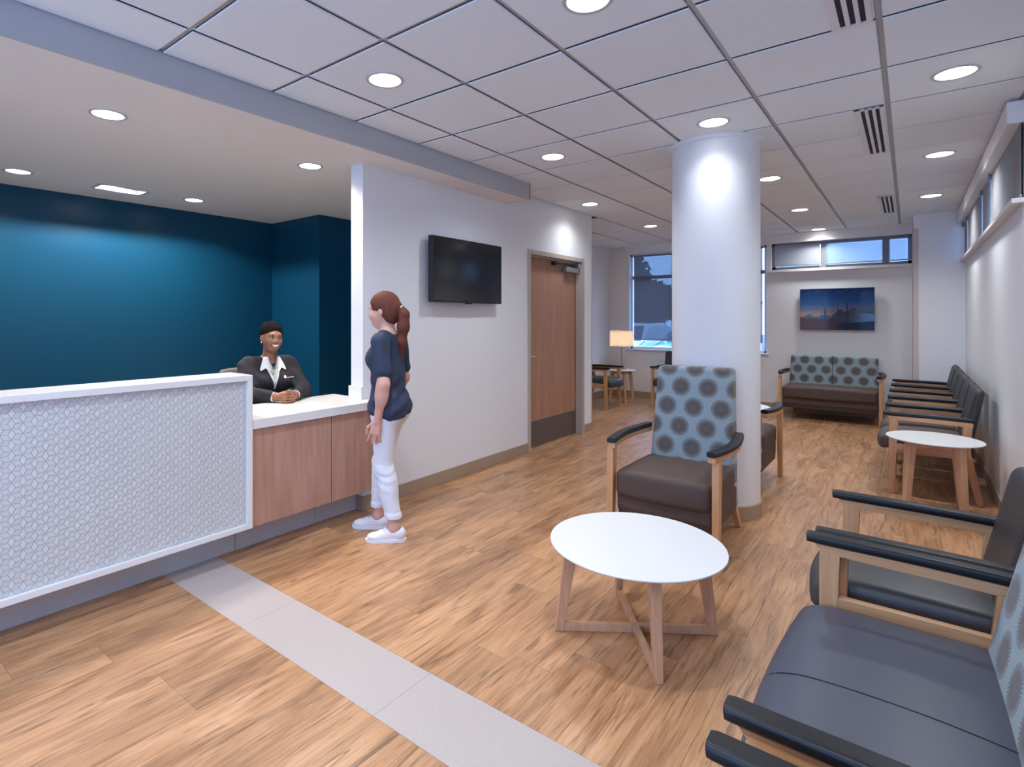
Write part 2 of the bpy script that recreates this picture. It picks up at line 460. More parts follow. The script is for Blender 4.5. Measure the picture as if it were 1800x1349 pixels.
# the wall with the television and the door
D0, D1, DZ = 5.015, 6.205, 2.12
struct('wall_left', [(XL - 0.135, XL, 2.704, D0 - 0.05, 0, CH + 0.02), (XL - 0.135, XL, D1 + 0.05, 6.475, 0, CH + 0.02), (XL - 0.135, XL, D0 - 0.05, D1 + 0.05, DZ + 0.05, CH + 0.02)], 'wall_paint')
struct('wall_nook_return', [(XN - 0.1, XL - 0.135, 6.36, 6.475, 0, CH + 0.02)], 'wall_paint')
struct('wall_nook', [(XN - 0.15, XN, 6.475, YF + 0.2, 0, CH + 0.02)], 'wall_paint')
struct('wall_back', [(XA - 0.15, -2.9, YB - 0.15, YB, 0, CH + 0.1), (0.2, XR + 0.2, YB - 0.15, YB, 0, CH + 0.1), (-2.9, 0.2, YB - 0.15, YB, 2.4, CH + 0.1), (-2.9, 0.2, YB - 0.15, YB, 0, 0.25)], 'wall_paint')
# far wall with the tall window and the transom
W1 = (-4.03, -1.76, 0.87, 2.60)
W2 = (-1.70, 0.03, 2.19, 2.60)
struct('wall_far', [(XN - 0.1, W1[0], YF, YF + 0.2, 0, CH + 0.02), (W1[0], W1[1], YF, YF + 0.2, 0, W1[2]), (W1[1], W2[0], YF, YF + 0.2, 0, CH + 0.02),
                    (W2[0], XR + 0.2, YF, YF + 0.2, 0, W2[2]), (W1[0], W1[1], YF, YF + 0.2, W1[3], CH + 0.02), (W2[0], XR + 0.2, YF, YF + 0.2, W2[3], CH + 0.02)], 'wall_paint_warm')
struct('wall_pilaster', [(0.035, XR + 0.05, 8.93, YF + 0.1, 0, CH + 0.02)], 'wall_paint')
o = boxes('trim_1', [(0.026, 0.085, 8.922, 8.935, 0.0, 2.56), (0.022, 0.035, 8.922, 8.99, 0.0, 2.56)], 'corner_guard', None, 0.003); tag(o, kind='structure')
o = boxes('trim_2', [(XL - 0.02, XL + 0.004, 6.455, 6.48, 0.0, 2.19)], 'corner_guard', None, 0.003); tag(o, kind='structure')
# right wall with a clerestory strip
W3 = (4.85, 8.85, 2.14, 2.58)
struct('wall_right', [(XR, XR + 0.2, YB - 0.1, YF + 0.2, 0, W3[2]), (XR, XR + 0.2, YB - 0.1, YF + 0.2, W3[3], CH + 0.1), (XR, XR + 0.2, YB - 0.1, W3[0], W3[2], W3[3]), (XR, XR + 0.2, W3[1], YF + 0.2, W3[2], W3[3])], 'wall_paint')

# baseboards
BH = 0.106
def baseboard(name, lst): tag(boxes(name, lst, 'baseboard', None, 0.003), kind='structure')
baseboard('baseboard_left', [(-3.236, XL + 0.011, 2.693, 2.7035, 0, BH), (XL, XL + 0.011, 2.706, D0 - 0.05, 0, BH)])
baseboard('baseboard_left_end', [(XL, XL + 0.011, D1 + 0.05, 6.486, 0, BH), (XL - 0.5, XL, 6.475, 6.486, 0, BH)])
baseboard('baseboard_nook', [(XN, XN + 0.011, 6.49, YF, 0, BH)])
baseboard('baseboard_far', [(XN + 0.011, 0.03, YF - 0.011, YF, 0, BH)])
baseboard('baseboard_pilaster', [(0.09, XR, 8.919, 8.93, 0, BH), (0.024, 0.035, 8.99, YF - 0.011, 0, BH)])
baseboard('baseboard_right', [(XR - 0.011, XR, YB, 8.919, 0, BH)])

# round column with plinth and ceiling collar
CX, CY, CR = -1.15, 4.42, 0.305
col = lathe('column', [(CR, 0), (CR, CH + 0.01)], 'wall_paint', None, 72); tag(col, kind='structure'); col.location = (CX, CY, 0)
lathe('column_base', [(CR, 0.0), (CR + 0.012, 0), (CR + 0.012, BH - 0.004), (CR + 0.008, BH), (CR, BH)], 'baseboard', col, 72)
lathe('column_collar', [(CR, CH - 0.035), (CR + 0.02, CH - 0.035), (CR + 0.02, CH - 0.008), (CR, CH - 0.008)], 'white_trim', col, 72)

# ------------------------------------------------------------------ door
door = empty('door_1', (XL, 0, 0), kind='structure')
FW = 0.05
for nm, bx in (('jamb', (-0.145, 0.012, D0 - FW, D0, 0, DZ + FW)), ('jamb', (-0.145, 0.012, D1, D1 + FW, 0, DZ + FW)), ('head', (-0.145, 0.012, D0, D1, DZ, DZ + FW))):
    boxes('door_' + nm, [bx], 'frame_taupe', door, 0.003)
boxes('door_stop', [(-0.075, -0.06, D1 - 0.016, D1, 0, DZ), (-0.075, -0.06, D0, D0 + 0.004, 0, DZ), (-0.075, -0.06, D0, D1, DZ - 0.016, DZ)], 'frame_taupe', door, 0.002)
leaf = boxes('door_leaf', [(-0.125, -0.082, D0 + 0.004, D1 - 0.004, 0.008, DZ - 0.004)], 'door_veneer', door, 0.002)
boxes('kick_plate', [(-0.082, -0.0795, D0 + 0.02, D1 - 0.02, 0.015, 0.29)], 'kickplate', leaf, 0.001)
h = empty('door_handle', parent=leaf)
bm = bmesh.new(); sweep(bm, [(-0.08, D0 + 0.07, 1.01), (-0.035, D0 + 0.07, 1.01)], circ(0.011, 12)); sweep(bm, [(-0.042, D0 + 0.06, 1.01), (-0.038, D0 + 0.12, 1.01), (-0.046, D0 + 0.185, 1.006)], circ(0.009, 10))
sweep(bm, [(-0.0825, D0 + 0.07, 1.01), (-0.074, D0 + 0.07, 1.01)], circ(0.028, 20))
mesh_obj('lever', bm, 'steel', h, smooth=True)
cl = empty('door_closer', parent=door)
boxes('closer_body', [(-0.075, -0.015, 5.86, 6.16, 1.985, 2.045)], 'alum', cl, 0.008, 3)
boxes('closer_bracket', [(-0.06, 0.0, 6.12, 6.17, 2.045, 2.10)], 'steel', cl, 0.002)
boxes('closer_arm', [(-0.05, -0.038, 5.62, 6.14, 2.068, 2.078), (-0.085, -0.038, 5.60, 5.66, 2.05, 2.09)], 'black_plastic', cl, 0.002)

# ------------------------------------------------------------------ windows
def glass_mat():
    m = bpy.data.materials.new('window_glass'); m.use_nodes = True; t = NT(m)
    for n in list(t.n): t.n.remove(n)
    out = t.node('ShaderNodeOutputMaterial'); tr = t.node('ShaderNodeBsdfTransparent'); gl = t.node('ShaderNodeBsdfGlossy')
    tr.inputs[0].default_value = (0.90, 0.95, 0.97, 1); gl.inputs['Roughness'].default_value = 0.02
    mx = t.node('ShaderNodeMixShader'); mx.inputs[0].default_value = 0.06
    t.l.new(tr.outputs[0], mx.inputs[1]); t.l.new(gl.outputs[0], mx.inputs[2]); t.l.new(mx.outputs[0], out.inputs[0])
    MATS['window_glass'] = m
glass_mat()
def shade_mat(name, open_f, col):
    """woven screen fabric: open threads let part of the view through"""
    m = bpy.data.materials.new(name); m.use_nodes = True; t = NT(m)
    for n in list(t.n): t.n.remove(n)
    out = t.node('ShaderNodeOutputMaterial'); tr = t.node('ShaderNodeBsdfTransparent'); df = t.node('ShaderNodeBsdfDiffuse'); tl = t.node('ShaderNodeBsdfTranslucent')
    df.inputs[0].default_value = (*col, 1); tl.inputs[0].default_value = (*col, 1)
    m0 = t.node('ShaderNodeMixShader'); m0.inputs[0].default_value = 0.25
    t.l.new(df.outputs[0], m0.inputs[1]); t.l.new(tl.outputs[0], m0.inputs[2])
    mx = t.node('ShaderNodeMixShader')
    nz = t.noise(t.mapping(t.obj(), (60, 60, 8)), 4, 2)
    t.l.new(t.math('ADD', open_f - 0.08, t.math('MULTIPLY', nz, 0.16)), mx.inputs[0])
    t.l.new(m0.outputs[0], mx.inputs[1]); t.l.new(tr.outputs[0], mx.inputs[2]); t.l.new(mx.outputs[0], out.inputs[0])
    MATS[name] = m
shade_mat('shade_open', 0.30, (0.22, 0.22, 0.24))
shade_mat('shade_mid', 0.34, (0.30, 0.36, 0.45))
shade_mat('shade_dense', 0.04, (0.42, 0.42, 0.44))
shade_mat('shade_warm', 0.02, (0.40, 0.385, 0.385))
mat('mullion', (0.20, 0.19, 0.19), 0.4)
mat('win_white', (0.72, 0.74, 0.78), 0.4)

def far_window(name, W, muls, hm=None, fm='win_white', mw=0.028):
    w = empty(name, (0, 0, 0), kind='structure')
    x0, x1, z0, z1 = W; ya, yb = YF + 0.06, YF + 0.12
    boxes('frame', [(x0, x0 + 0.05, ya, yb, z0, z1), (x1 - 0.05, x1, ya, yb, z0, z1), (x0, x1, ya, yb, z0, z0 + 0.045), (x0, x1, ya, yb, z1 - 0.045, z1)], fm, w, 0.003)
    for mx in muls: boxes('mullion', [(mx - mw, mx + mw, ya, yb, z0 + 0.04, z1 - 0.04)], 'mullion', w, 0.003)
    if hm: boxes('transom_bar', [(x0 + 0.04, x1 - 0.04, ya, yb, hm - 0.028, hm + 0.028)], 'mullion', w, 0.003)
    ed = [x0 + 0.05] + muls + [x1 - 0.05]
    zs = [z0 + 0.045] + ([hm] if hm else []) + [z1 - 0.045]
    for a, b in zip(ed, ed[1:]):
        for c_, d_ in zip(zs, zs[1:]):
            boxes('pane', [(a + 0.028, b - 0.028, YF + 0.088, YF + 0.092, c_ + 0.02, d_ - 0.02)], 'window_glass', w)
    return w
w1 = far_window('window_1', W1, [-3.245, -2.50], 2.175)
boxes('window_sill', [(W1[0] - 0.03, W1[1] + 0.03, YF - 0.035, YF + 0.06, W1[2] - 0.02, W1[2] + 0.005)], 'win_white', w1, 0.004)
boxes('window_reveal', [(W1[0] - 0.001, W1[0] + 0.012, YF - 0.002, YF + 0.06, W1[2], W1[3]), (W1[1] - 0.012, W1[1] + 0.001, YF - 0.002, YF + 0.06, W1[2], W1[3])], 'win_white', w1, 0.002)
w2 = far_window('window_2', W2, [-1.008, -0.262], None, 'mullion', 0.042)
boxes('window_sill', [(W2[0] - 0.03, 0.026, YF - 0.065, YF + 0.06, W2[2] - 0.045, W2[2] - 0.005)], 'sill', w2, 0.004)
# shallow boxed-in beam over the far windows
struct('trim_3', [(-4.07, 0.03, YF - 0.09, YF + 0.02, 2.595, CH - 0.004)], 'wall_paint_warm', 0.003)
# clerestory on the right
w3 = empty('window_3', (0, 0, 0), kind='structure')
ya, yb, za, zb = W3
boxes('frame', [(XR + 0.10, XR + 0.16, ya, ya + 0.04, za, zb), (XR + 0.10, XR + 0.16, yb - 0.04, yb, za, zb), (XR + 0.10, XR + 0.16, ya, yb, za, za + 0.04), (XR + 0.10, XR + 0.16, ya, yb, zb - 0.04, zb)], 'mullion', w3, 0.003)
GAPS = [6.02, 6.72, 8.30]
for gq in GAPS: boxes('mullion', [(XR + 0.10, XR + 0.16, gq + 0.06, gq + 0.11, za + 0.04, zb - 0.04)], 'win_white', w3, 0.003)
ed = [ya + 0.04] + [q + 0.085 for q in GAPS] + [yb - 0.04]
for a, b in zip(ed, ed[1:]): boxes('pane', [(XR + 0.128, XR + 0.132, a + 0.03, b - 0.03, za + 0.04, zb - 0.04)], 'window_glass', w3)
boxes('window_sill', [(XR - 0.055, XR + 0.10, 4.55, 8.92, za - 0.03, za)], 'sill', w3, 0.004)
boxes('valance', [(XR - 0.075, XR + 0.02, 4.55, 8.92, 2.582, 2.712)], 'white_trim', w3, 0.004)
# roller shades hang in front of the panes
def shade(name, x0, x1, z0, z1, m_, label, group='roller shades on the far windows'):
    s = empty(name, ((x0 + x1) / 2, YF + 0.035, 0), label=label, cat='roller shade', group=group)
    hw = (x1 - x0) / 2
    boxes('fabric', [(-hw, hw, -0.0008, 0.0008, z0 + 0.02, z1)], m_, s)
    boxes('hem_bar', [(-hw, hw, -0.006, 0.006, z0, z0 + 0.022)], 'alum', s, 0.003)
    return s
shade('roller_shade', -3.945, -3.215, 1.035, 2.575, 'shade_open', 'grey screen shade of the tall window left of the column, cars visible below it')
shade('roller_shade', -3.205, -2.515, 1.035, 2.575, 'shade_open', 'grey screen shade of the tall window, middle panel hidden by the white column')
shade('roller_shade', -2.505, -1.83, 1.035, 2.575, 'shade_open', 'grey screen shade of the tall window, narrow strip visible right of the white column')
shade('roller_shade', -1.66, -1.055, 2.235, 2.575, 'shade_dense', 'dull grey shade at the left end of the high window above the harbour picture', 'roller shades on the high far window')
shade('roller_shade', -0.985, -0.30, 2.235, 2.575, 'shade_mid', 'pale blue backlit shade in the middle of the high window above the harbour picture', 'roller shades on the high far window')
shade('roller_shade', -0.235, 0.02, 2.235, 2.575, 'shade_mid', 'small blue backlit shade at the right end of the high window beside the pillar', 'roller shades on the high far window')
for i, (a, b) in enumerate(zip([4.56] + [q + 0.10 for q in GAPS], GAPS + [yb - 0.02])):
    s = empty('roller_shade', (XR - 0.014, (a + b) / 2, 0), label=['shade nearest the camera in the high right-hand window strip, the longest', 'short shade in the high right-hand window strip, second from the near end', 'shade in the high right-hand window strip, third from the near end', 'shade at the far end of the high right-hand window strip beside the pillar'][i], cat='roller shade', group='roller shades on the right-hand window strip')
    hw = (b - a) / 2
    boxes('fabric', [(-0.0008, 0.0008, -hw, hw, za + 0.02, zb + 0.05)], 'shade_warm', s)
    boxes('hem_bar', [(-0.006, 0.006, -hw, hw, za + 0.002, za + 0.022)], 'alum', s, 0.003)
    if i < 3: boxes('guide_cable', [(-0.003, 0.003, hw + 0.015, hw + 0.020, za, zb), (-0.003, 0.003, hw + 0.045, hw + 0.050, za, zb)], 'steel', s)
    boxes('bracket', [(-0.02, 0.012, hw - 0.002, hw + 0.07, zb - 0.05, zb - 0.004)], 'mullion', s)
# entrance glazing in the wall behind the camera
w4 = empty('window_4', (0, 0, 0), kind='structure')
for bx in ((-2.9, -2.84, YB - 0.1, YB - 0.04, 0.25, 2.4), (0.14, 0.2, YB - 0.1, YB - 0.04, 0.25, 2.4), (-2.9, 0.2, YB - 0.1, YB - 0.04, 0.25, 0.31), (-2.9, 0.2, YB - 0.1, YB - 0.04, 2.34, 2.4)):
    boxes('frame', [bx], 'mullion', w4, 0.003)
for a, b in ((-2.84, -1.85), (-1.85, -0.85), (-0.85, 0.14)):
    boxes('pane', [(a + 0.02, b - 0.02, YB - 0.072, YB - 0.068, 0.31, 2.34)], 'window_glass', w4)
    if b < 0.1: boxes('mullion', [(b - 0.025, b + 0.025, YB - 0.1, YB - 0.04, 0.31, 2.34)], 'mullion', w4, 0.003)
def portal(loc, rot, sx, sy):
    l = bpy.data.lights.new('window_portal', 'AREA'); l.shape = 'RECTANGLE'; l.size = sx; l.size_y = sy
    l.cycles.is_portal = True
    o = bpy.data.objects.new('window_portal', l); COL.objects.link(o); o.location = loc; o.rotation_euler = rot
portal((-1.35, YB - 0.12, 1.32), (R(90), 0, 0), 3.1, 2.15)
portal((-2.9, YF + 0.14, 1.73), (R(-90), 0, 0), 2.27, 1.73)
portal((-0.83, YF + 0.14, 2.39), (R(-90), 0, 0), 1.73, 0.42)

# ------------------------------------------------------------------ ceiling lights
def downlight(x, y, z, label, group, power, r=0.083, colr=SPOT_COL):
    d = empty('recessed_downlight', (x, y, z), label=label, cat='downlight', group=group)
    lathe('trim_ring', [(r, 0.003), (r + 0.004, -0.004), (r + 0.020, -0.004), (r + 0.022, 0.0), (r + 0.022, 0.004)], 'trim_ring', d, 36)
    lathe('lens', [(0, -0.002), (r + 0.001, -0.002)], 'lens', d, 36)
    l = bpy.data.lights.new('lamp', 'SPOT'); l.energy = power; l.color = colr
    l.spot_size = R(146); l.spot_blend = 1.0; l.shadow_soft_size = 0.07
    lo = bpy.data.objects.new('lamp', l); link(lo, d); lo.location = (0, 0, -0.02)
    return d
ML = [(-2.243, 2.07, 'round ceiling downlight over the floor between the soffit and the coffee table'),
      (-1.03, 2.07, 'large round ceiling downlight cut by the top edge of the photo'),
      (-2.25, 3.90, 'round ceiling downlight in front of the television, near the end of the soffit'),
      (-1.02, 3.885, 'round ceiling downlight just in front of the white column'),
      (0.19, 3.905, 'round ceiling downlight nearest the camera along the right-hand wall'),
      (-2.852, 5.78, 'round ceiling downlight washing the wall above the wooden door'),
      (-1.02, 5.775, 'round ceiling downlight right behind the white column, partly hidden by it'),
      (0.187, 5.765, 'round ceiling downlight along the right-hand wall, second from the camera'),
      (-2.862, 7.69, 'round ceiling downlight over the far nook, left of the white column'),
      (-1.03, 7.66, 'round ceiling downlight in front of the far loveseat, farther than the one behind the column'),
      (0.178, 7.65, 'round ceiling downlight along the right-hand wall, farthest from the camera'),
      (-1.04, 9.50, 'small round ceiling downlight close to the boxed beam above the harbour picture')]
for x, y, lb in ML: downlight(x, y, CH - 0.008, lb, 'downlights in the tiled ceiling', SPOT_W * (0.33 if abs(x + 1.02) < 0.01 and y < 4 else 0.5 if x < -2.8 and y < 6 else 1.0))
for x, y, lb in ((-2.243, 0.24, 'left of the camera'), (-1.03, 0.24, 'close to the camera, above its left side'), (0.19, 0.24, 'directly above the camera by the right-hand wall'), (-1.03, -1.4, 'behind the camera, in front of the middle entrance pane'), (-2.24, -1.4, 'behind the camera, in front of the left entrance pane')):
    downlight(x, y, CH - 0.008, 'round ceiling downlight outside the photo, ' + lb, 'downlights behind the camera', SPOT_W)
for x, y, lb in ((-3.54, 1.158, 'round downlight in the beige alcove ceiling above the tiled reception desk'), (-5.46, 1.165, 'round downlight near the teal wall, at the left edge of the photo'),
                 (-3.543, 2.507, 'round downlight in the beige alcove ceiling near the wall end, above the low counter'), (-5.45, 2.52, 'small round downlight near the teal wall, right of the square light')):
    downlight(x, y, AZ, lb, 'downlights in the alcove ceiling', SPOT_W * 1.5, 0.075, (1.0, 0.90, 0.80))
sq = empty('square_downlight', (-5.50, 1.90, AZ), label='square recessed wall-wash light close to the teal wall', cat='downlight')
boxes('trim_frame', [(-0.11, 0.11, -0.205, -0.175, -0.006, 0.002), (-0.11, 0.11, 0.175, 0.205, -0.006, 0.002), (-0.11, -0.085, -0.175, 0.175, -0.006, 0.002), (0.085, 0.11, -0.175, 0.175, -0.006, 0.002)], 'trim_ring', sq, 0.001)
boxes('lens', [(-0.084, 0.084, -0.174, 0.174, 0.080, 0.084)], 'lens', sq)
boxes('reflector', [(-0.0845, -0.080, -0.1745, 0.1745, 0.0, 0.08), (0.080, 0.0845, -0.1745, 0.1745, 0.0, 0.08), (-0.08, 0.08, -0.1745, -0.17, 0.0, 0.08), (-0.08, 0.08, 0.17, 0.1745, 0.0, 0.08)], 'black_plastic', sq)
l = bpy.data.lights.new('lamp', 'SPOT'); l.energy = SPOT_W * 1.9; l.color = (0.96, 0.97, 1.0); l.spot_size = R(178); l.spot_blend = 0.1; l.shadow_soft_size = 0.012
lo = bpy.data.objects.new('lamp', l); link(lo, sq); lo.location = (0, 0, 0.056)
# linear slot diffusers
for i, (y0, y1) in enumerate(((1.78, 3.0), (4.22, 5.43), (7.35, 8.57))):
    s = empty('air_diffuser', (-0.2, (y0 + y1) / 2, CH), label=['white slot air diffuser at the top edge of the photo', 'white slot air diffuser in the ceiling right of the white column', 'smallest white slot air diffuser near the far end of the ceiling'][i], cat='air vent', group='slot diffusers')
    L = (y1 - y0) / 2
    boxes('slot', [(-0.05, 0.055, -L + 0.03, L - 0.03, -0.0095, -0.006)], 'slot_dark', s)
    for xa, xb in ((-0.075, -0.042), (-0.022, -0.004), (0.016, 0.033), (0.053, 0.075)):
        boxes('blade', [(xa, xb, -L, L, -0.016, -0.006)], 'diffuser_white', s, 0.001)
    for ye in (-L, L - 0.02): boxes('end_cap', [(-0.075, 0.075, ye, ye + 0.02, -0.0165, -0.006)], 'diffuser_white', s, 0.001)
# ------------------------------------------------------------------ reception desk
XD = -3.03
desk = empty('reception_desk', (XD, 0.4, 0), label='tall white-framed reception desk front covered in small pale rhombus mosaic tiles', cat='reception desk')
Y0, Y1 = -1.6, 1.345                                  # local y extent (world -1.2 ... 1.745)
boxes('desk_top', [(-0.26, 0.0, Y0, Y1, 1.061, 1.095)], 'quartz', desk, 0.003)
boxes('desk_end', [(-0.26, 0.0, Y1 - 0.034, Y1, 0.188, 1.061)], 'quartz', desk, 0.003)
boxes('desk_bottom_rail', [(-0.26, 0.0, Y0, Y1 - 0.034, 0.188, 0.219)], 'quartz', desk, 0.003)
mat('grout', (0.40, 0.42, 0.44), 0.8)
boxes('desk_panel', [(-0.24, -0.026, Y0, Y1 - 0.034, 0.219, 1.061)], 'grout', desk)
boxes('toe_kick', [(-0.26, -0.208, Y0, Y1, 0.0, 0.188)], 'toe_kick', desk, 0.002)
for i, (a, b) in enumerate((((0.56, 0.57, 0.57), (0.70, 0.71, 0.72)), ((0.47, 0.485, 0.49), (0.64, 0.65, 0.66)), ((0.52, 0.53, 0.535), (0.66, 0.67, 0.68)))):
    m = mat('mosaic_%d' % i, a, 0.3); t = NT(m)
    n = t.noise(t.mapping(t.obj(), (1, 12, 40) if i else (1, 5, 9)), 3.0, 4, 0.65, 0.8)
    n2 = t.rnd() if False else t.noise(t.obj(), 9.0, 2)
    t.col(t.mix(t.math('ADD', t.math('MULTIPLY', n, 0.6), t.math('MULTIPLY', n2, 0.4)), a, b))
TS = 0.0270
def clip(poly, lo, hi):
    for ax, lim, sg in ((0, lo[0], 1), (0, hi[0], -1), (1, lo[1], 1), (1, hi[1], -1)):
        out = []
        for i in range(len(poly)):
            p, q = poly[i], poly[(i + 1) % len(poly)]
            ip, iq = sg * (p[ax] - lim) >= 0, sg * (q[ax] - lim) >= 0
            if ip: out.append(p)
            if ip != iq:
                t_ = (lim - p[ax]) / (q[ax] - p[ax]); out.append((p[0] + (q[0] - p[0]) * t_, p[1] + (q[1] - p[1]) * t_))
        poly = out
        if len(poly) < 3: return []
    return poly
LO, HI = (-1.0, 0.2205), (Y1 - 0.0355, 1.0595)
def vtx(c_, k): return (c_[0] + TS * math.cos(R(60 * k)), c_[1] + TS * math.sin(R(60 * k)))
tiles = []
for i in range(-2, 62):
    for j in range(-1, 21):
        c_ = (LO[0] + 1.5 * TS * i, LO[1] + TS * math.sqrt(3) * (j + 0.5 * (i % 2)))
        for kk, vs in enumerate(((5, 0, 1), (1, 2, 3), (3, 4, 5))):
            q = [c_] + [vtx(c_, k) for k in vs]
            g_ = (sum(p[0] for p in q) / 4, sum(p[1] for p in q) / 4)
            q = [(g_[0] + (p[0] - g_[0]) * 0.945, g_[1] + (p[1] - g_[1]) * 0.945) for p in q]
            full = all(LO[0] < p[0] < HI[0] and LO[1] < p[1] < HI[1] for p in q)
            if not full: q = clip(q, LO, HI)
            if len(q) >= 3: tiles.append((g_, kk, q, full))
tile_me = {}
def tile_bm(bm, q, proud, mi):
    A = [bm.verts.new((-0.026, p[0], p[1])) for p in q]
    cx_ = sum(p[0] for p in q) / len(q); cy_ = sum(p[1] for p in q) / len(q)
    B = [bm.verts.new((-0.026 + proud - 0.0005, p[0], p[1])) for p in q]
    C_ = [bm.verts.new((-0.026 + proud, cx_ + (p[0] - cx_) * 0.94, cy_ + (p[1] - cy_) * 0.94)) for p in q]
    n = len(q); fs = [bm.faces.new(C_)]
    for i in range(n):
        k = (i + 1) % n
        fs.append(bm.faces.new((A[i], A[k], B[k], B[i]))); fs.append(bm.faces.new((B[i], B[k], C_[k], C_[i])))
    for f_ in fs: f_.material_index = mi
PROUD = (0.0036, 0.0029, 0.0032)
front = sorted([t_ for t_ in tiles if t_[3] and t_[0][0] > 0.19], key=lambda t_: t_[0][0])[:300]
chosen = set(id(t_) for t_ in front)
for t_ in front:
    g_, kk, q, _f = t_
    if kk not in tile_me:
        bm = bmesh.new(); tile_bm(bm, [(p[0] - g_[0], p[1] - g_[1]) for p in q], PROUD[kk], 0)
        o = mesh_obj('mosaic_tile', bm, 'mosaic_%d' % kk, desk); tile_me[kk] = o.data
    else:
        o = bpy.data.objects.new('mosaic_tile', tile_me[kk]); link(o, desk)
    o.location = (0, g_[0], g_[1])
bm = bmesh.new()
for t_ in tiles:
    if id(t_) not in chosen: tile_bm(bm, t_[2], PROUD[t_[1]] + random.uniform(-0.0003, 0.0003), t_[1])
o = mesh_obj('mosaic_field', bm, 'mosaic_0', desk); o['kind'] = 'stuff'
for k in (1, 2): o.data.materials.append(MATS['mosaic_%d' % k])

# low counter: two veneered cabinets under one white worktop
def cabinet(y0, y1, label, notch):
    c_ = empty('base_cabinet', (-3.05, y0, 0), label=label, cat='cabinet', group='wood-veneer cabinets under the low counter')
    w = y1 - y0
    lst = [(-0.25, -0.022, 0.0, w, 0.188, 0.7715)] if not notch else [(-0.25, -0.022, 0.0, 2.698 - y0, 0.188, 0.7715), (-0.115, -0.022, 2.698 - y0, w, 0.188, 0.7715)]
    boxes('cabinet_body', lst, 'desk_veneer', c_)
    boxes('front_panel', [(-0.020, 0.0, 0.002, w - 0.002, 0.186, 0.768)], 'desk_veneer', c_, 0.0015)
    boxes('toe_kick', [(-0.24, -0.185, 0.0, min(w, 2.70 - y0), 0.0, 0.188)] if True else [], 'toe_kick', c_, 0.002)
cabinet(1.748, 2.326, 'wood-veneer cabinet front under the low counter, next to the tiled desk', False)
cabinet(2.328, 2.80, 'wood-veneer cabinet front under the low counter, behind the standing woman', True)
bm = bmesh.new()
prism(bm, [(-3.03, 1.748), (-3.03, 2.80), (-3.168, 2.80), (-3.168, 2.702), (-3.308, 2.702), (-3.308, 2.76), (-3.59, 2.76), (-3.59, -0.6), (-3.294, -0.6), (-3.294, 1.748)], 'z', 0.772, 0.826)
ct = mesh_obj('countertop', bm, 'quartz'); tag(ct, 'white stone worktop of the low counter where the receptionist rests her hands', 'countertop')
boxes('end_splash', [(-3.312, -3.164, 2.683, 2.702, 0.826, 0.922)], 'quartz', ct, 0.002)
boxes('support_panel', [(-3.57, -3.31, -0.58, -0.55, 0.0, 0.772), (-3.57, -3.31, 0.9, 0.93, 0.0, 0.772)], 'desk_veneer', ct)

# ------------------------------------------------------------------ television
tv = empty('television', (XL, 3.856, 1.844), label='black flat-screen television hung on the white wall left of the door', cat='television')
boxes('cabinet', [(0.045, 0.098, -0.492, 0.492, -0.278, 0.278)], 'black_plastic', tv, 0.006)
boxes('screen', [(0.0975, 0.0992, -0.484, 0.484, -0.264, 0.271)], 'screen', tv)
boxes('wall_mount', [(0.0, 0.046, -0.2, 0.2, -0.15, 0.15)], 'black_plastic', tv, 0.003)
boxes('receiver_tab', [(0.07, 0.097, -0.035, 0.035, -0.288, -0.277)], 'black_plastic', tv, 0.002)

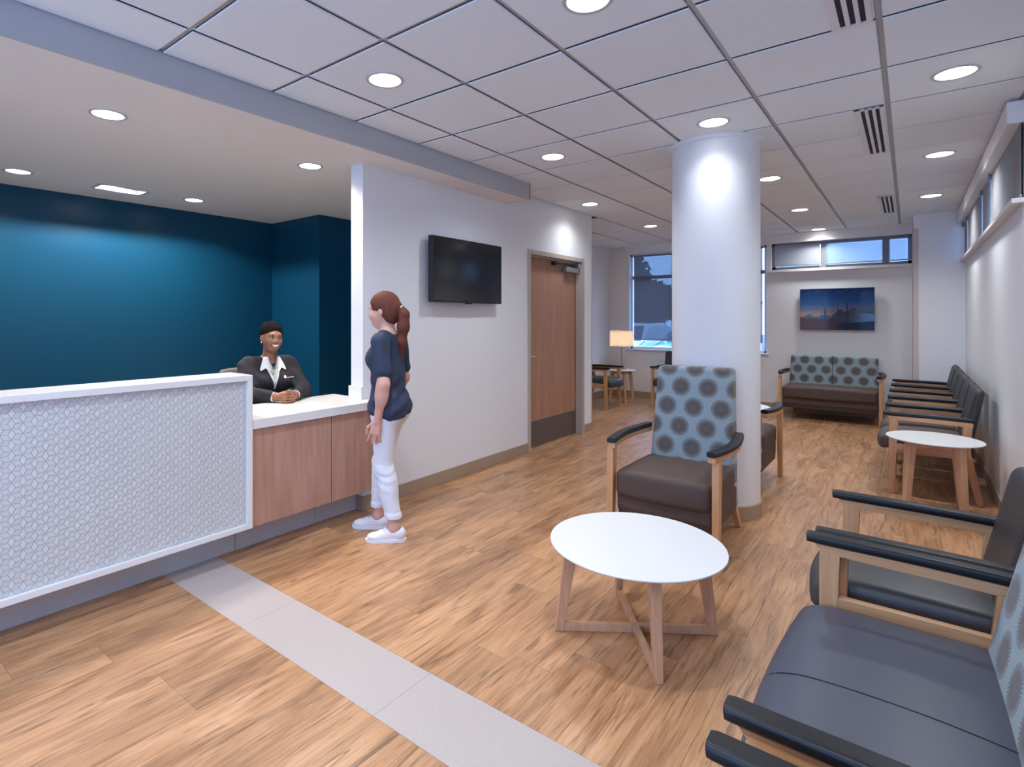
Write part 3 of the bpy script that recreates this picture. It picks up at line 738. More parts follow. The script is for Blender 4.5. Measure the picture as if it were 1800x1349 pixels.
# ------------------------------------------------------------------ seating
def armcap(bm_name, path, w, h, material, parent):
    bm = bmesh.new()
    def sec(t_):
        k = 1.0 if 0.02 < t_ < 0.98 else 0.88
        return [(s * k, z_) for s, z_ in rsec(w, h, 0.011, 3)]
    sweep(bm, path, sec); return mesh_obj(bm_name, bm, material, parent, smooth=True)
def guest_chair(W, label, group, back_mat='chair_vinyl', seat_mat='grey_vinyl', seam=False, rail=0.335, seat_z=0.365):
    c_ = empty('guest_chair', (0, 0, 0), label=label, cat='chair', group=group)
    hx = W / 2 - 0.029
    for s in (-1, 1):
        post('leg', (s * hx, -0.25, 0), (0.033, 0.040), (s * hx, -0.238, 0.612), (0.036, 0.062), 'maple', c_)
        bm = bmesh.new(); quadbox(bm, rect_at((s * hx, 0.285, 0), 0.033, 0.038), rect_at((s * hx, 0.20, 0.40), 0.035, 0.062))
        bevel(bm, 0.004); mesh_obj('leg', bm, 'maple', c_, smooth=True)
        post('rear_upright', (s * hx, 0.20, 0.40), (0.035, 0.062), (s * hx, 0.215, 0.612), (0.035, 0.055), 'maple', c_)
        bm = bmesh.new()
        # arm rail with a gusset at the front leg
        prism(bm, [(-0.285, 0.634), (-0.262, 0.607), (-0.200, 0.601), (-0.185, 0.603), (0.05, 0.598), (0.245, 0.588), (0.245, 0.628), (0.0, 0.632)], 'x', s * hx - 0.018, s * hx + 0.018)
        bevel(bm, 0.004); mesh_obj('arm_rail', bm, 'maple_y', c_, smooth=True)
        armcap('arm_cap', [(s * hx, -0.305, 0.634), (s * hx, -0.295, 0.635), (s * hx, -0.1, 0.634), (s * hx, 0.1, 0.632), (s * hx, 0.24, 0.628), (s * hx, 0.25, 0.627)], 0.056, 0.030, 'armcap', c_)
        boxes('side_rail', [(s * hx - 0.015, s * hx + 0.015, -0.225, 0.19, rail, rail + 0.072)], 'maple_y', c_, 0.004)
    boxes('seat_rail', [(-hx + 0.015, hx - 0.015, -0.215, -0.19, 0.33, 0.375), (-hx + 0.015, hx - 0.015, 0.17, 0.195, 0.33, 0.375)], 'maple_x', c_, 0.003)
    w2 = W - 0.100
    def crown(x, y, z):
        q = max(0, 1 - (2 * x / w2) ** 2) * max(0, 1 - (2 * y / 0.54) ** 2)
        if z > 0.06: z += 0.020 * q
        y2 = y - 0.03 * max(0, 1 - (2 * x / w2) ** 2) * (1 if y < 0 else 0)
        z -= 0.030 * max(0, (-y - 0.15) / 0.12) ** 2
        return x, y2, z
    so = mesh_obj('seat', rcube(w2, 0.54, 0.115, 0.04, 8, 4, crown), seat_mat, c_, smooth=True, auto=60); so.location = (0, -0.055, seat_z)
    if seam:
        pts = [(0, y, crown(0.0, y, 0.115 if abs(y) < 0.23 else 0.115 - 0.04 * (1 - math.sqrt(max(0, 1 - ((abs(y) - 0.23) / 0.04) ** 2))))[2] + 0.0006) for y in [-0.262 + 0.524 * i / 24 for i in range(25)]]
        pts = [(p[0], crown(0, p[1], 0)[1], p[2]) for p in pts]
        bm = bmesh.new(); sweep(bm, pts, circ(0.0013, 6)); mesh_obj('seam', bm, 'thread', so, smooth=True)
    def lean(x, y, z):
        b = 0.02 * (1 - (2 * x / w2) ** 2) if y < 0 else 0
        e_ = 0.012 * max(0, (z - 0.36) / 0.1)
        return x, y * (1 - 0.25 * z / 0.46) + 0.20 * z + b * 0.5, z
    bo = mesh_obj('backrest', rcube(w2 - 0.006, 0.085, 0.475, 0.040, 8, 4, lean), back_mat, c_, smooth=True, auto=60); bo.location = (0, 0.195, 0.405)
    bars = [(s * (w2 / 2 - 0.05) - 0.015, s * (w2 / 2 - 0.05) + 0.015, 0.19, 0.235, 0.34, 0.50) for s in (-1, 1)]
    boxes('back_bracket', bars, 'maple', c_, 0.003)
    return c_
def place(o, x, y, deg): o.location = (x, y, 0); o.rotation_euler = (0, 0, R(deg)); return o
GA = 'guest chairs along the right-hand wall, near group'
GB = 'row of five guest chairs along the right-hand wall'
ch = guest_chair(0.615, 'dark guest chair with wooden arms directly beyond the wide grey-seated chair', GA, 'chair_vinyl', 'seat_charcoal'); place(ch, 0.04, 2.652, -90)
c2 = copy_tree(ch); place(c2, 0.02, 0.785, -90); c2['label'] = 'guest chair at the bottom right corner, only its black arm tip and seat edge visible'
names = ['first dark guest chair of the row of five, right behind the small round side table', 'second dark guest chair of the row of five, counted from the side table', 'third and middle dark guest chair of the row of five by the right-hand wall', 'fourth dark guest chair of the row of five, counted from the side table', 'fifth dark guest chair of the row of five, in the corner by the pillar']
row = guest_chair(0.615, names[0], GB, 'chair_vinyl', 'brown_vinyl'); place(row, 0.135, 5.985, -90)
for k in range(1, 5):
    c2 = copy_tree(row); place(c2, 0.135, 5.985 + 0.63 * k, -90); c2['label'] = names[k]
wide = guest_chair(1.178, 'wide guest chair with grey seat and disc-patterned back in the right foreground', GA, 'disc_fabric', 'grey_vinyl', True, 0.388, 0.325); place(wide, 0.02, 1.745, -90)
GN = 'guest chairs in the far nook'
nk = guest_chair(0.575, 'dark guest chair in the far nook, seen side-on left of the lamp table', GN, 'chair_vinyl', 'seat_charcoal'); place(nk, -3.93, 8.27, 90)
c2 = copy_tree(nk); place(c2, -2.97, 9.02, 0); c2['label'] = 'dark guest chair under the tall far window, half hidden by the white column'

def lounge(name, W, top, label, cat, group=None, seam=False, tp=0.12):
    c_ = empty(name, (0, 0, 0), label=label, cat=cat, group=group)
    hx = W / 2 - 0.024; iw = W - 0.105
    for s in (-1, 1):
        bm = bmesh.new(); quadbox(bm, rect_at((s * hx, -0.372, 0), 0.040, 0.040), rect_at((s * hx, -0.350, 0.606), 0.042, 0.066)); bevel(bm, 0.005)
        mesh_obj('leg', bm, 'maple', c_, smooth=True)
        bm = bmesh.new(); quadbox(bm, rect_at((s * (hx - 0.055), 0.405, 0), 0.034, 0.034), rect_at((s * (hx - 0.075), 0.29, 0.22), 0.045, 0.06)); bevel(bm, 0.004)
        mesh_obj('leg', bm, 'maple', c_, smooth=True)
        path = [(s * (hx - 0.018 + 0.040 * math.sin(PI * i / 14)), -0.405 + 0.65 * i / 14, 0.604 + 0.010 * (i / 14) ** 2) for i in range(15)]
        bm = bmesh.new(); sweep(bm, [(p[0], p[1] + 0.008, p[2]) for p in path], rsec(0.042, 0.034, 0.008)); mesh_obj('arm_rail', bm, 'maple_y', c_, smooth=True)
        armcap('arm_cap', [(p[0], p[1], p[2] + 0.034) for p in path], 0.062, 0.030, 'armcap', c_)
    def crown(x, y, z):
        q = max(0, 1 - (2 * x / iw) ** 2)
        if z > 0.08: z += 0.028 * q * max(0, 1 - ((y + 0.05) / 0.30) ** 2)
        if y < 0: y -= 0.025 * q
        return x, y, z
    so = mesh_obj('seat', rcube(iw, 0.58, 0.165, 0.036, 8, 4, crown), 'brown_vinyl', c_, smooth=True, auto=60); so.location = (0, -0.085, 0.300)
    def curve(x, y, z):
        if y < 0: y -= 0.014 * max(0, 1 - (2 * x / iw) ** 2)
        if z < 0.05 and y < 0: y += 0.02
        return x, y, z
    ao = mesh_obj('seat_base', rcube(iw - 0.004, 0.60, 0.168, 0.018, 6, 3, curve), 'brown_vinyl', c_, smooth=True, auto=60); ao.location = (0, -0.05, 0.160)
    H = top - 0.17
    def lean(x, y, z):
        return x * (1 - tp * z / H), y * (1.0 - 0.30 * z / H) + 0.13 * max(0, z - 0.15), z
    bo = mesh_obj('backrest', rcube(iw - 0.01, 0.155, H, 0.030, 8, 4, lean), 'disc_fabric', c_, smooth=True, auto=60); bo.location = (0, 0.245, 0.17)
    if seam:
        bm = bmesh.new(); box(bm, -0.0025, 0.0025, -0.0865, 0.03, 0.25, H + 0.0008)
        for v in bm.verts: v.co = Vector(lean(*v.co)); v.co.y -= 0.001 if v.co.y < 0 else 0
        mesh_obj('seam', bm, 'thread', bo)
    return c_
ac = lounge('armchair', 0.685, 1.088, 'high-backed armchair with disc-patterned blue back and brown seat in front of the column', 'armchair', 'disc-patterned armchairs by the column'); place(ac, -1.178, 3.70, 0)
a2 = copy_tree(ac); place(a2, -1.232, 5.285, 180); a2['label'] = 'high-backed armchair behind the column, facing away, only one arm and side visible'
lv = lounge('loveseat', 1.215, 0.880, 'brown two-seat loveseat with disc-patterned blue back under the harbour picture', 'sofa', None, True, 0.03); place(lv, -0.876, 9.335, 0)

# ------------------------------------------------------------------ tables
def table(Rt, H, rot, label, group=None, foot=0.365, topr=0.29, lw=0.044):
    t_ = empty('round_table', (0, 0, 0), label=label, cat='table', group=group)
    lathe('tabletop', [(0, H - 0.024), (Rt - 0.05, H - 0.024), (Rt - 0.004, H - 0.010), (Rt, H - 0.006), (Rt - 0.001, H - 0.002), (Rt - 0.005, H), (0, H)], 'white_laminate', t_, 72)
    for k in range(4):
        a = R(rot + 90 * k); d = Vector((math.cos(a), math.sin(a), 0)); e = Vector((-d.y, d.x, 0))
        def ring(r_, z_, rad, tang):
            c_ = d * r_ + Vector((0, 0, z_))
            return [tuple(c_ + d * (-rad / 2) + e * (-tang / 2)), tuple(c_ + d * (rad / 2) + e * (-tang / 2)), tuple(c_ + d * (rad / 2) + e * (tang / 2)), tuple(c_ + d * (-rad / 2) + e * (tang / 2))]
        bm = bmesh.new(); quadbox(bm, ring(foot - 0.018, 0, 0.036, lw * 0.72), ring(topr, H - 0.024, 0.058, lw)); bevel(bm, 0.003)
        mesh_obj('leg', bm, 'table_wood', t_, smooth=True)
    for k in range(2):
        a = R(rot + 90 * k); d = Vector((math.cos(a), math.sin(a), 0))
        bm = bmesh.new(); sweep(bm, [d * -(foot - 0.03), d * (foot - 0.03)], rsec(0.026, 0.036 if k else 0.037, 0.003, 2, 0.0005)); o = mesh_obj('stretcher', bm, 'table_wood', t_, smooth=True)
    for k in range(2):
        a = R(rot + 90 * k); d = Vector((math.cos(a), math.sin(a), 0))
        bm = bmesh.new(); sweep(bm, [d * -(topr + 0.01), d * (topr + 0.01)], rsec(0.026, 0.045, 0.003, 2, H - 0.0695)); mesh_obj('top_rail', bm, 'table_wood', t_, smooth=True)
    return t_
t1 = table(0.385, 0.412, 36, 'large round white coffee table on crossed wooden legs in the foreground'); t1.location = (-0.975, 2.437, 0)
t2 = table(0.285, 0.54, 45, 'small round white side table beside the row of guest chairs', None, 0.25, 0.19, 0.05); t2.location = (0.14, 5.35, 0)
t3 = table(0.235, 0.55, 40, 'small round white table carrying the lamp in the far nook', None, 0.22, 0.15, 0.04); t3.location = (-3.86, 9.02, 0)
t4 = table(0.385, 0.412, 45, 'round white coffee table behind the column, only its edge visible'); t4.location = (-1.60, 6.95, 0)

# table lamp in the nook
lamp = empty('table_lamp', (-3.86, 9.02, 0.55), label='table lamp with lit cream drum shade and slim metal stem', cat='lamp')
boxes('lamp_base', [(-0.07, 0.07, -0.05, 0.05, 0.0, 0.022)], 'chrome', lamp, 0.003)
tube('stem', [(0, 0, 0.02), (0, 0, 0.43)], 0.009, 'alum', lamp)
boxes('cross_piece', [(-0.045, 0.045, -0.012, 0.012, 0.355, 0.368)], 'chrome', lamp, 0.002)
m = bpy.data.materials.new('lamp_shade'); m.use_nodes = True; t = NT(m)
for n in list(t.n): t.n.remove(n)
out = t.node('ShaderNodeOutputMaterial'); df = t.node('ShaderNodeBsdfDiffuse'); tl = t.node('ShaderNodeBsdfTranslucent'); mx = t.node('ShaderNodeMixShader')
df.inputs[0].default_value = (0.85, 0.78, 0.68, 1); tl.inputs[0].default_value = (0.95, 0.80, 0.62, 1); mx.inputs[0].default_value = 0.6
t.l.new(df.outputs[0], mx.inputs[1]); t.l.new(tl.outputs[0], mx.inputs[2]); t.l.new(mx.outputs[0], out.inputs[0]); MATS['lamp_shade'] = m
sh = lathe('lamp_shade', [(0.198, 0.405), (0.192, 0.665)], 'lamp_shade', lamp, 48)
lathe('shade_rim', [(0.199, 0.403), (0.199, 0.409), (0.197, 0.409), (0.197, 0.403)], 'sill', sh, 48, closed=True)
lathe('shade_rim', [(0.193, 0.661), (0.193, 0.667), (0.191, 0.667), (0.191, 0.661)], 'sill', sh, 48, closed=True)
bm = bmesh.new(); sweep(bm, [(-0.192, 0, 0.655), (0.192, 0, 0.655)], circ(0.002, 6)); sweep(bm, [(0, 0, 0.40), (0, 0, 0.675)], circ(0.003, 6), (0, 1, 0)); mesh_obj('harp', bm, 'steel', sh)
lathe('bulb', [(0, 0.47), (0.02, 0.48), (0.03, 0.52), (0.02, 0.56), (0, 0.57)], mat('bulb_glow', (1, 1, 1), 0.5, emit=(1.0, 0.75, 0.48), estr=6.0), lamp, 16)
l = bpy.data.lights.new('lamp_light', 'POINT'); l.energy = 6; l.color = (1.0, 0.76, 0.55); l.shadow_soft_size = 0.04
lo = bpy.data.objects.new('lamp_light', l); link(lo, lamp); lo.location = (0, 0, 0.53)

# ------------------------------------------------------------------ harbour picture
pic = empty('picture', (-0.845, YF - 0.045, 1.565), label='wide unframed harbour-at-dusk picture with sailing masts above the loveseat', cat='picture')
PWD, PHT = 0.457, 0.307
m = mat('harbour_print', (0.1, 0.15, 0.3), 0.06, spec=0.08); t = NT(m)
s = t.sep(t.obj()); z = s[2]; x = s[0]
zn = t.math('ADD', t.math('DIVIDE', z, 2 * PHT), 0.5); xn = t.math('ADD', t.math('DIVIDE', x, 2 * PWD), 0.5)
sky = t.ramp(zn, [(0.30, (0.62, 0.22, 0.07)), (0.36, (0.55, 0.31, 0.20)), (0.46, (0.25, 0.23, 0.28)), (0.60, (0.04, 0.13, 0.31)), (0.8, (0.012, 0.05, 0.18)), (1.0, (0.012, 0.022, 0.09))])
skyr = t.ramp(zn, [(0.30, (0.03, 0.035, 0.06)), (0.5, (0.09, 0.11, 0.18)), (0.68, (0.012, 0.06, 0.20)), (1.0, (0.008, 0.016, 0.07))])
fr = t.ramp(xn, [(0.30, (0, 0, 0)), (0.62, (1, 1, 1))])
cl = t.noise(t.mapping(t.obj(), (5, 1, 16)), 2.2, 4, 0.6)
skyc = t.mix(t.math('MULTIPLY', t.ramp(cl, [(0.48, (0, 0, 0)), (0.7, (1, 1, 1))]), 0.55), t.mix(fr, sky, skyr), (0.07, 0.06, 0.11))
wv = t.noise(t.mapping(t.obj(), (6, 1, 60)), 2.5, 3, 0.6)
wcol = t.mix(fr, t.mix(wv, (0.035, 0.035, 0.06), (0.21, 0.11, 0.10)), t.mix(wv, (0.006, 0.008, 0.02), (0.03, 0.05, 0.10)))
t.col(t.mix(t.ramp(zn, [(0.28, (0, 0, 0)), (0.285, (1, 1, 1))]), wcol, skyc))
boxes('panel', [(-PWD, PWD, -0.012, 0.008, -PHT, PHT)], 'harbour_print', pic, 0.001)
boxes('standoff', [(sx - 0.02, sx + 0.02, 0.008, 0.045, sz - 0.02, sz + 0.02) for sx in (-0.35, 0.35) for sz in (-0.2, 0.2)], 'alum', pic)
bm = bmesh.new()
def sil(pts): prism(bm, [(p[0] * PWD * 2 - PWD, p[1] * PHT * 2 - PHT) for p in pts], 'y', -0.0125, -0.0118)
for mx_, zt, zb_, w_ in ((0.345, 0.78, 0.30, 0.010), (0.52, 0.74, 0.32, 0.007), (0.645, 0.92, 0.5, 0.014), (0.30, 0.6, 0.33, 0.004), (0.655, 0.62, 0.38, 0.010), (0.19, 0.52, 0.33, 0.003), (0.625, 0.66, 0.45, 0.004)):
    sil([(mx_ - w_ / 2, zb_), (mx_ + w_ / 2, zb_), (mx_ + w_ / 3, zt), (mx_ - w_ / 3, zt)])
sil([(0, 0.315), (0.09, 0.34), (0.13, 0.39), (0.16, 0.35), (0.2, 0.325), (0.27, 0.33), (0.30, 0.36), (0.36, 0.35), (0.40, 0.36), (0.44, 0.30), (0.40, 0.25), (0.2, 0.285), (0, 0.29)])
sil([(0.43, 0.30), (0.45, 0.37), (0.5, 0.42), (0.53, 0.50), (0.58, 0.49), (0.60, 0.44), (0.68, 0.47), (0.70, 0.54), (0.76, 0.52), (0.79, 0.42), (0.88, 0.40), (1.0, 0.38), (1.0, 0.22), (0.6, 0.16), (0.5, 0.22)])
sil([(0, 0.53), (0.2, 0.495), (0.2, 0.488), (0, 0.52)])
sil([(0.34, 0.40), (0.36, 0.58), (0.362, 0.58), (0.385, 0.36), (0.38, 0.36)])
mesh_obj('boat_silhouettes', bm, mat('print_dark', (0.012, 0.013, 0.024), 0.12), pic)

# ------------------------------------------------------------------ outside the far windows
gr = boxes('ground_outside', [(-30, 30, YF + 0.4, 60, -0.3, -0.15)], mat('asphalt', (0.12, 0.125, 0.13), 0.9)); tag(gr, kind='structure')
mat('car_white', (0.72, 0.74, 0.76), 0.25, coat=0.5); mat('car_blue', (0.10, 0.22, 0.42), 0.25, coat=0.5); mat('car_glass', (0.03, 0.05, 0.07), 0.08); mat('head_lamp', (0.75, 0.8, 0.85), 0.1)
def car(x, y, m_, label):
    c_ = empty('parked_car', (x, y, -0.15), label=label, cat='car', group='cars parked outside the far window')
    prof = [(-2.2, 0.35), (-2.22, 0.62), (-2.05, 0.82), (-1.0, 0.95), (-0.35, 1.42), (1.1, 1.45), (1.9, 1.05), (2.2, 0.95), (2.22, 0.4), (1.9, 0.25), (-1.9, 0.25)]
    bm = bmesh.new(); prism(bm, prof, 'x', -0.9, 0.9)
    for v in bm.verts:
        if v.co.z > 0.9: v.co.x *= 1 - 0.28 * (v.co.z - 0.9) / 0.55
    bevel(bm, 0.06, 3); mesh_obj('car_body', bm, m_, c_, smooth=True)
    bm = bmesh.new(); quadbox(bm, [(-0.72, -0.98, 0.98), (0.72, -0.98, 0.98), (0.72, -0.93, 0.98), (-0.72, -0.93, 0.98)], [(-0.60, -0.42, 1.38), (0.60, -0.42, 1.38), (0.60, -0.37, 1.38), (-0.60, -0.37, 1.38)])
    mesh_obj('windscreen', bm, 'car_glass', c_)
    for s in (-1, 1):
        for yy_ in (-1.35, 1.35):
            w = lathe('wheel', [(0, -0.1), (0.2, -0.1), (0.21, -0.09), (0.32, -0.1), (0.34, -0.07), (0.34, 0.07), (0.32, 0.1), (0.2, 0.1), (0, 0.1)], 'rubber', c_, 28); w.location = (s * 0.82, yy_, 0.34); w.rotation_euler = (0, R(90), 0)
        hl = boxes('headlamp', [(s * 0.66 - 0.16, s * 0.66 + 0.16, -2.235, -2.15, 0.60, 0.72)], 'head_lamp', c_, 0.03, 3)
    boxes('grille', [(-0.42, 0.42, -2.245, -2.2, 0.45, 0.60)], 'black_plastic', c_, 0.02)
car(-6.35, 15.4, 'car_white', 'white car glimpsed at the left below the far window shade')
car(-4.15, 15.2, 'car_blue', 'blue car glimpsed at the right below the far window shade')
def tree(x, y, h, rr, label):
    t_ = empty('tree', (x, y, -0.15), label=label, cat='tree', group='trees beyond the car park')
    tube('trunk', [(0, 0, 0), (0.1, 0, h * 0.5), (0.05, 0.1, h * 0.8)], lambda q: 0.2 * (1 - 0.6 * q), mat('bark', (0.06, 0.045, 0.035), 0.9), t_)
    bm = bmesh.new(); rg = random.Random(int(x * 10))
    for i in range(2600):
        th, ph, q = rg.uniform(0, 2 * PI), math.acos(rg.uniform(-1, 1)), rg.random() ** 0.4
        c_ = Vector((rr * q * math.sin(ph) * math.cos(th), rr * q * math.sin(ph) * math.sin(th), h * 0.68 + 0.42 * h * 0.8 * q * math.cos(ph)))
        a = Vector((rg.uniform(-1, 1), rg.uniform(-1, 1), rg.uniform(-1, 1))).normalized(); b = a.cross(Vector((rg.uniform(-1, 1), 0.3, 1))).normalized(); sz = rg.uniform(0.16, 0.34)
        bm.faces.new([bm.verts.new(c_ + a * sz), bm.verts.new(c_ + b * sz * 0.6), bm.verts.new(c_ - a * sz), bm.verts.new(c_ - b * sz * 0.6)])
    o = mesh_obj('foliage', bm, mat('leaves', (0.025, 0.04, 0.025), 0.8), t_)
tree(-15.0, 30, 3.9, 1.75, 'dark tree at the far left of the tree line behind the parked cars')
tree(-11.3, 29.5, 3.6, 1.80, 'rounded dark tree straight behind the parked cars, seen through the grey shade')
tree(-7.6, 30, 3.5, 1.80, 'dark tree of the tree line hidden mostly by the white column')
tree(-3.7, 32, 3.8, 1.70, 'dark tree seen through the strip of window right of the column')
tree(-16.1, 38, 6.4, 1.9, 'taller dark tree rising behind the tree line at the left window edge')
# ------------------------------------------------------------------ people: smooth blended bodies polygonised on a grid
def rotm(ax, deg): return np.array(Matrix.Rotation(R(deg), 3, ax))
def cap(a, b, ra, rb=None, k=None): return ('c', np.array(a, float), np.array(b, float), ra, ra if rb is None else rb, k)
def ell(c_, r_, rot=None, k=None): return ('e', np.array(c_, float), np.array(r_, float), rot, k)
def sub(p): return ('-',) + p
def xf(prims, M, T, sc=1.0):
    """rotate (3x3) then move a list of primitives"""
    out = []
    for p in prims:
        neg = p[0] == '-'
        q = p[1:] if neg else p
        if q[0] == 'c': q = ('c', M @ q[1] * sc + T, M @ q[2] * sc + T, q[3] * sc, q[4] * sc, q[5])
        else: q = ('e', M @ q[1] * sc + T, q[2] * sc, M @ (q[3] if q[3] is not None else np.eye(3)), q[4])
        out.append((('-',) + q) if neg else q)
    return out
def pdist(p, P):
    if p[0] == 'c':
        ab = p[2] - p[1]; h = np.clip(((P - p[1]) @ ab) / max(ab @ ab, 1e-12), 0, 1)
        return np.linalg.norm(P - p[1] - h[..., None] * ab, axis=-1) - (p[3] + (p[4] - p[3]) * h)
    q = P - p[1]
    if p[3] is not None: q = q @ p[3]
    k0 = np.linalg.norm(q / p[2], axis=-1); k1 = np.linalg.norm(q / (p[2] ** 2), axis=-1)
    return np.where(k1 > 1e-9, k0 * (k0 - 1.0) / np.maximum(k1, 1e-9), -min(p[2]))
def bounds(p):
    if p[0] == 'c':
        r_ = max(p[3], p[4]); return np.minimum(p[1], p[2]) - r_, np.maximum(p[1], p[2]) + r_
    r_ = max(p[2]); return p[1] - r_, p[1] + r_
def field(prims, P, k0, pad=None):
    F = np.full(P.shape[:-1], 1.0)
    for p in prims:
        neg = p[0] == '-'; q = p[1:] if neg else p
        k = q[-1] if q[-1] is not None else k0
        d = pdist(q, P)
        if neg: d = -d; h = np.clip(0.5 - 0.5 * (F - d) / k, 0, 1); F = F + (d - F) * h + k * h * (1 - h)
        else: h = np.clip(0.5 + 0.5 * (F - d) / k, 0, 1); F = F + (d - F) * h - k * h * (1 - h)
    return F
def sdf_mesh(prims, h, k0=0.03, cut=None, grow=0.0):
    lo = np.min([bounds(p)[0] for p in prims if p[0] != '-'], axis=0) - 3 * h - grow
    hi = np.max([bounds(p)[1] for p in prims if p[0] != '-'], axis=0) + 3 * h + grow
    n = np.ceil((hi - lo) / h).astype(int) + 1
    ax = [lo[i] + h * np.arange(n[i]) for i in range(3)]
    F = np.full(tuple(n), 1.0)
    for p in prims:
        neg = p[0] == '-'; q = p[1:] if neg else p
        k = q[-1] if q[-1] is not None else k0
        b0, b1 = bounds(q); mg = k + 0.03
        i0 = np.maximum(np.floor((b0 - mg - lo) / h).astype(int), 0); i1 = np.minimum(np.ceil((b1 + mg - lo) / h).astype(int) + 1, n)
        sl = tuple(slice(i0[i], i1[i]) for i in range(3))
        P = np.stack(np.meshgrid(*[ax[i][sl[i]] for i in range(3)], indexing='ij'), -1)
        d = pdist(q, P); f = F[sl]
        if neg:
            d = -d; t_ = np.clip(0.5 - 0.5 * (f - d) / k, 0, 1); F[sl] = f + (d - f) * t_ + k * t_ * (1 - t_)
        else:
            t_ = np.clip(0.5 + 0.5 * (f - d) / k, 0, 1); F[sl] = f + (d - f) * t_ - k * t_ * (1 - t_)
    F -= grow
    if cut is not None:
        P = np.stack(np.meshgrid(*ax, indexing='ij'), -1); F = cut(P, F)
    # surface nets
    S = F < 0
    corners = [(i, j, k) for i in (0, 1) for j in (0, 1) for k in (0, 1)]
    def cv(A, c_): return A[c_[0]:A.shape[0] - 1 + c_[0], c_[1]:A.shape[1] - 1 + c_[1], c_[2]:A.shape[2] - 1 + c_[2]]
    cnt = sum(cv(S, c_).astype(int) for c_ in corners); act = (cnt > 0) & (cnt < 8)
    idx = np.full(act.shape, -1, int); ijk = np.argwhere(act); idx[act] = np.arange(len(ijk))
    acc = np.zeros((len(ijk), 3)); num = np.zeros(len(ijk))
    for a in corners:
        for b in corners:
            if sum(b) - sum(a) == 1 and all(b[i] >= a[i] for i in range(3)):
                fa = cv(F, a)[act]; fb = cv(F, b)[act]; mk = (fa < 0) != (fb < 0)
                t_ = np.where(mk, fa / np.where(mk, fa - fb, 1), 0)
                pos = np.array(a) + t_[:, None] * (np.array(b) - np.array(a))
                acc[mk] += pos[mk]; num[mk] += 1
    V = lo + h * (ijk + acc / num[:, None])
    faces = []
    for axn in range(3):
        u, w = (axn + 1) % 3, (axn + 2) % 3
        s0 = [slice(None)] * 3; s1 = [slice(None)] * 3; s0[axn] = slice(0, -1); s1[axn] = slice(1, None)
        ch_ = S[tuple(s0)] != S[tuple(s1)]
        E = np.argwhere(ch_); fl = S[tuple(s0)][ch_]
        ok = (E[:, u] > 0) & (E[:, w] > 0) & (E[:, u] < n[u] - 1) & (E[:, w] < n[w] - 1); E = E[ok]; fl = fl[ok]
        def cell(du, dw):
            e = E.copy(); e[:, u] += du; e[:, w] += dw; return idx[e[:, 0], e[:, 1], e[:, 2]]
        q = np.stack([cell(-1, -1), cell(0, -1), cell(0, 0), cell(-1, 0)], 1)
        q[~fl] = q[~fl][:, ::-1]; faces.append(q)
    return V, np.concatenate(faces)
def sdf_obj(name, prims, h, material, parent, k0=0.03, cut=None, grow=0.0, smooth_it=1):
    V, Fc = sdf_mesh(prims, h, k0, cut, grow)
    Fc = Fc[(Fc >= 0).all(1)]
    for _ in range(smooth_it):
        acc = np.zeros_like(V); num = np.zeros(len(V))
        for a in range(4):
            b = (a + 1) % 4
            np.add.at(acc, Fc[:, a], V[Fc[:, b]]); np.add.at(num, Fc[:, a], 1)
            np.add.at(acc, Fc[:, b], V[Fc[:, a]]); np.add.at(num, Fc[:, b], 1)
        V = 0.5 * V + 0.5 * acc / np.maximum(num, 1)[:, None]
    me = bpy.data.meshes.new(name); me.from_pydata(V.tolist(), [], Fc.tolist()); me.update()
    me.polygons.foreach_set('use_smooth', [True] * len(me.polygons))
    me.materials.append(MATS[material])
    o = bpy.data.objects.new(name, me); link(o, parent); return o
def decal(name, outline, prims, k0, material, parent, off=0.001, thick=0.002, cuts=2, M=None, T=None, grow=0.0, ystart=-0.4):
    """flat outline (x,z) of a head or chest frame laid onto the blended surface, seen from the front (-y)"""
    bm = bmesh.new(); f_ = bm.faces.new([bm.verts.new((p[0], 0, p[1])) for p in outline])
    bmesh.ops.triangulate(bm, faces=[f_]); bmesh.ops.subdivide_edges(bm, edges=list(bm.edges), cuts=cuts, use_grid_fill=True)
    X = np.array([v.co for v in bm.verts]); y = np.full(len(X), ystart)
    for _ in range(60):
        Q = X.copy(); Q[:, 1] = y
        W = Q if M is None else Q @ M.T + T
        d = field(prims, W, k0) - grow
        y = y + np.clip(d, -0.02, 0.03) * 0.8
        y = np.minimum(y, 0.1)
    for v, yy_ in zip(bm.verts, y): v.co.y = yy_ - off
    r_ = bmesh.ops.extrude_face_region(bm, geom=list(bm.faces))
    for e in r_['geom']:
        if isinstance(e, bmesh.types.BMVert): e.co.y -= thick
    if M is not None:
        for v in bm.verts: v.co = Vector(M @ np.array(v.co) + T)
    return mesh_obj(name, bm, material, parent, smooth=True, auto=60)

def skin(name, col):
    m = mat(name, col, 0.5); m.node_tree.nodes['Principled BSDF'].inputs['Subsurface Weight'].default_value = 0.0; return m
skin('skin_light', (0.66, 0.365, 0.275)); skin('skin_dark', (0.285, 0.125, 0.072))
m = mat('hair_auburn', (0.125, 0.036, 0.022), 0.68, spec=0.25); t = NT(m); hn = t.noise(t.mapping(t.obj(), (90, 14, 14)), 2.0, 3, 0.6); t.col(t.mix(hn, (0.075, 0.020, 0.012), (0.185, 0.058, 0.035))); t.bump(hn, 0.35, 0.004)
mat('hair_black', (0.010, 0.008, 0.008), 0.9, spec=0.15)
m = mat('navy_jersey', (0.022, 0.034, 0.072), 0.8); t = NT(m); t.bump(t.noise(t.mapping(t.obj(), (14, 14, 3)), 1.5, 2), 0.5, 0.02)
m = mat('white_denim', (0.72, 0.74, 0.80), 0.8); t = NT(m); t.bump(t.noise(t.mapping(t.obj(), (5, 5, 12)), 1.6, 2, 0.5, 0.8), 0.25, 0.02)
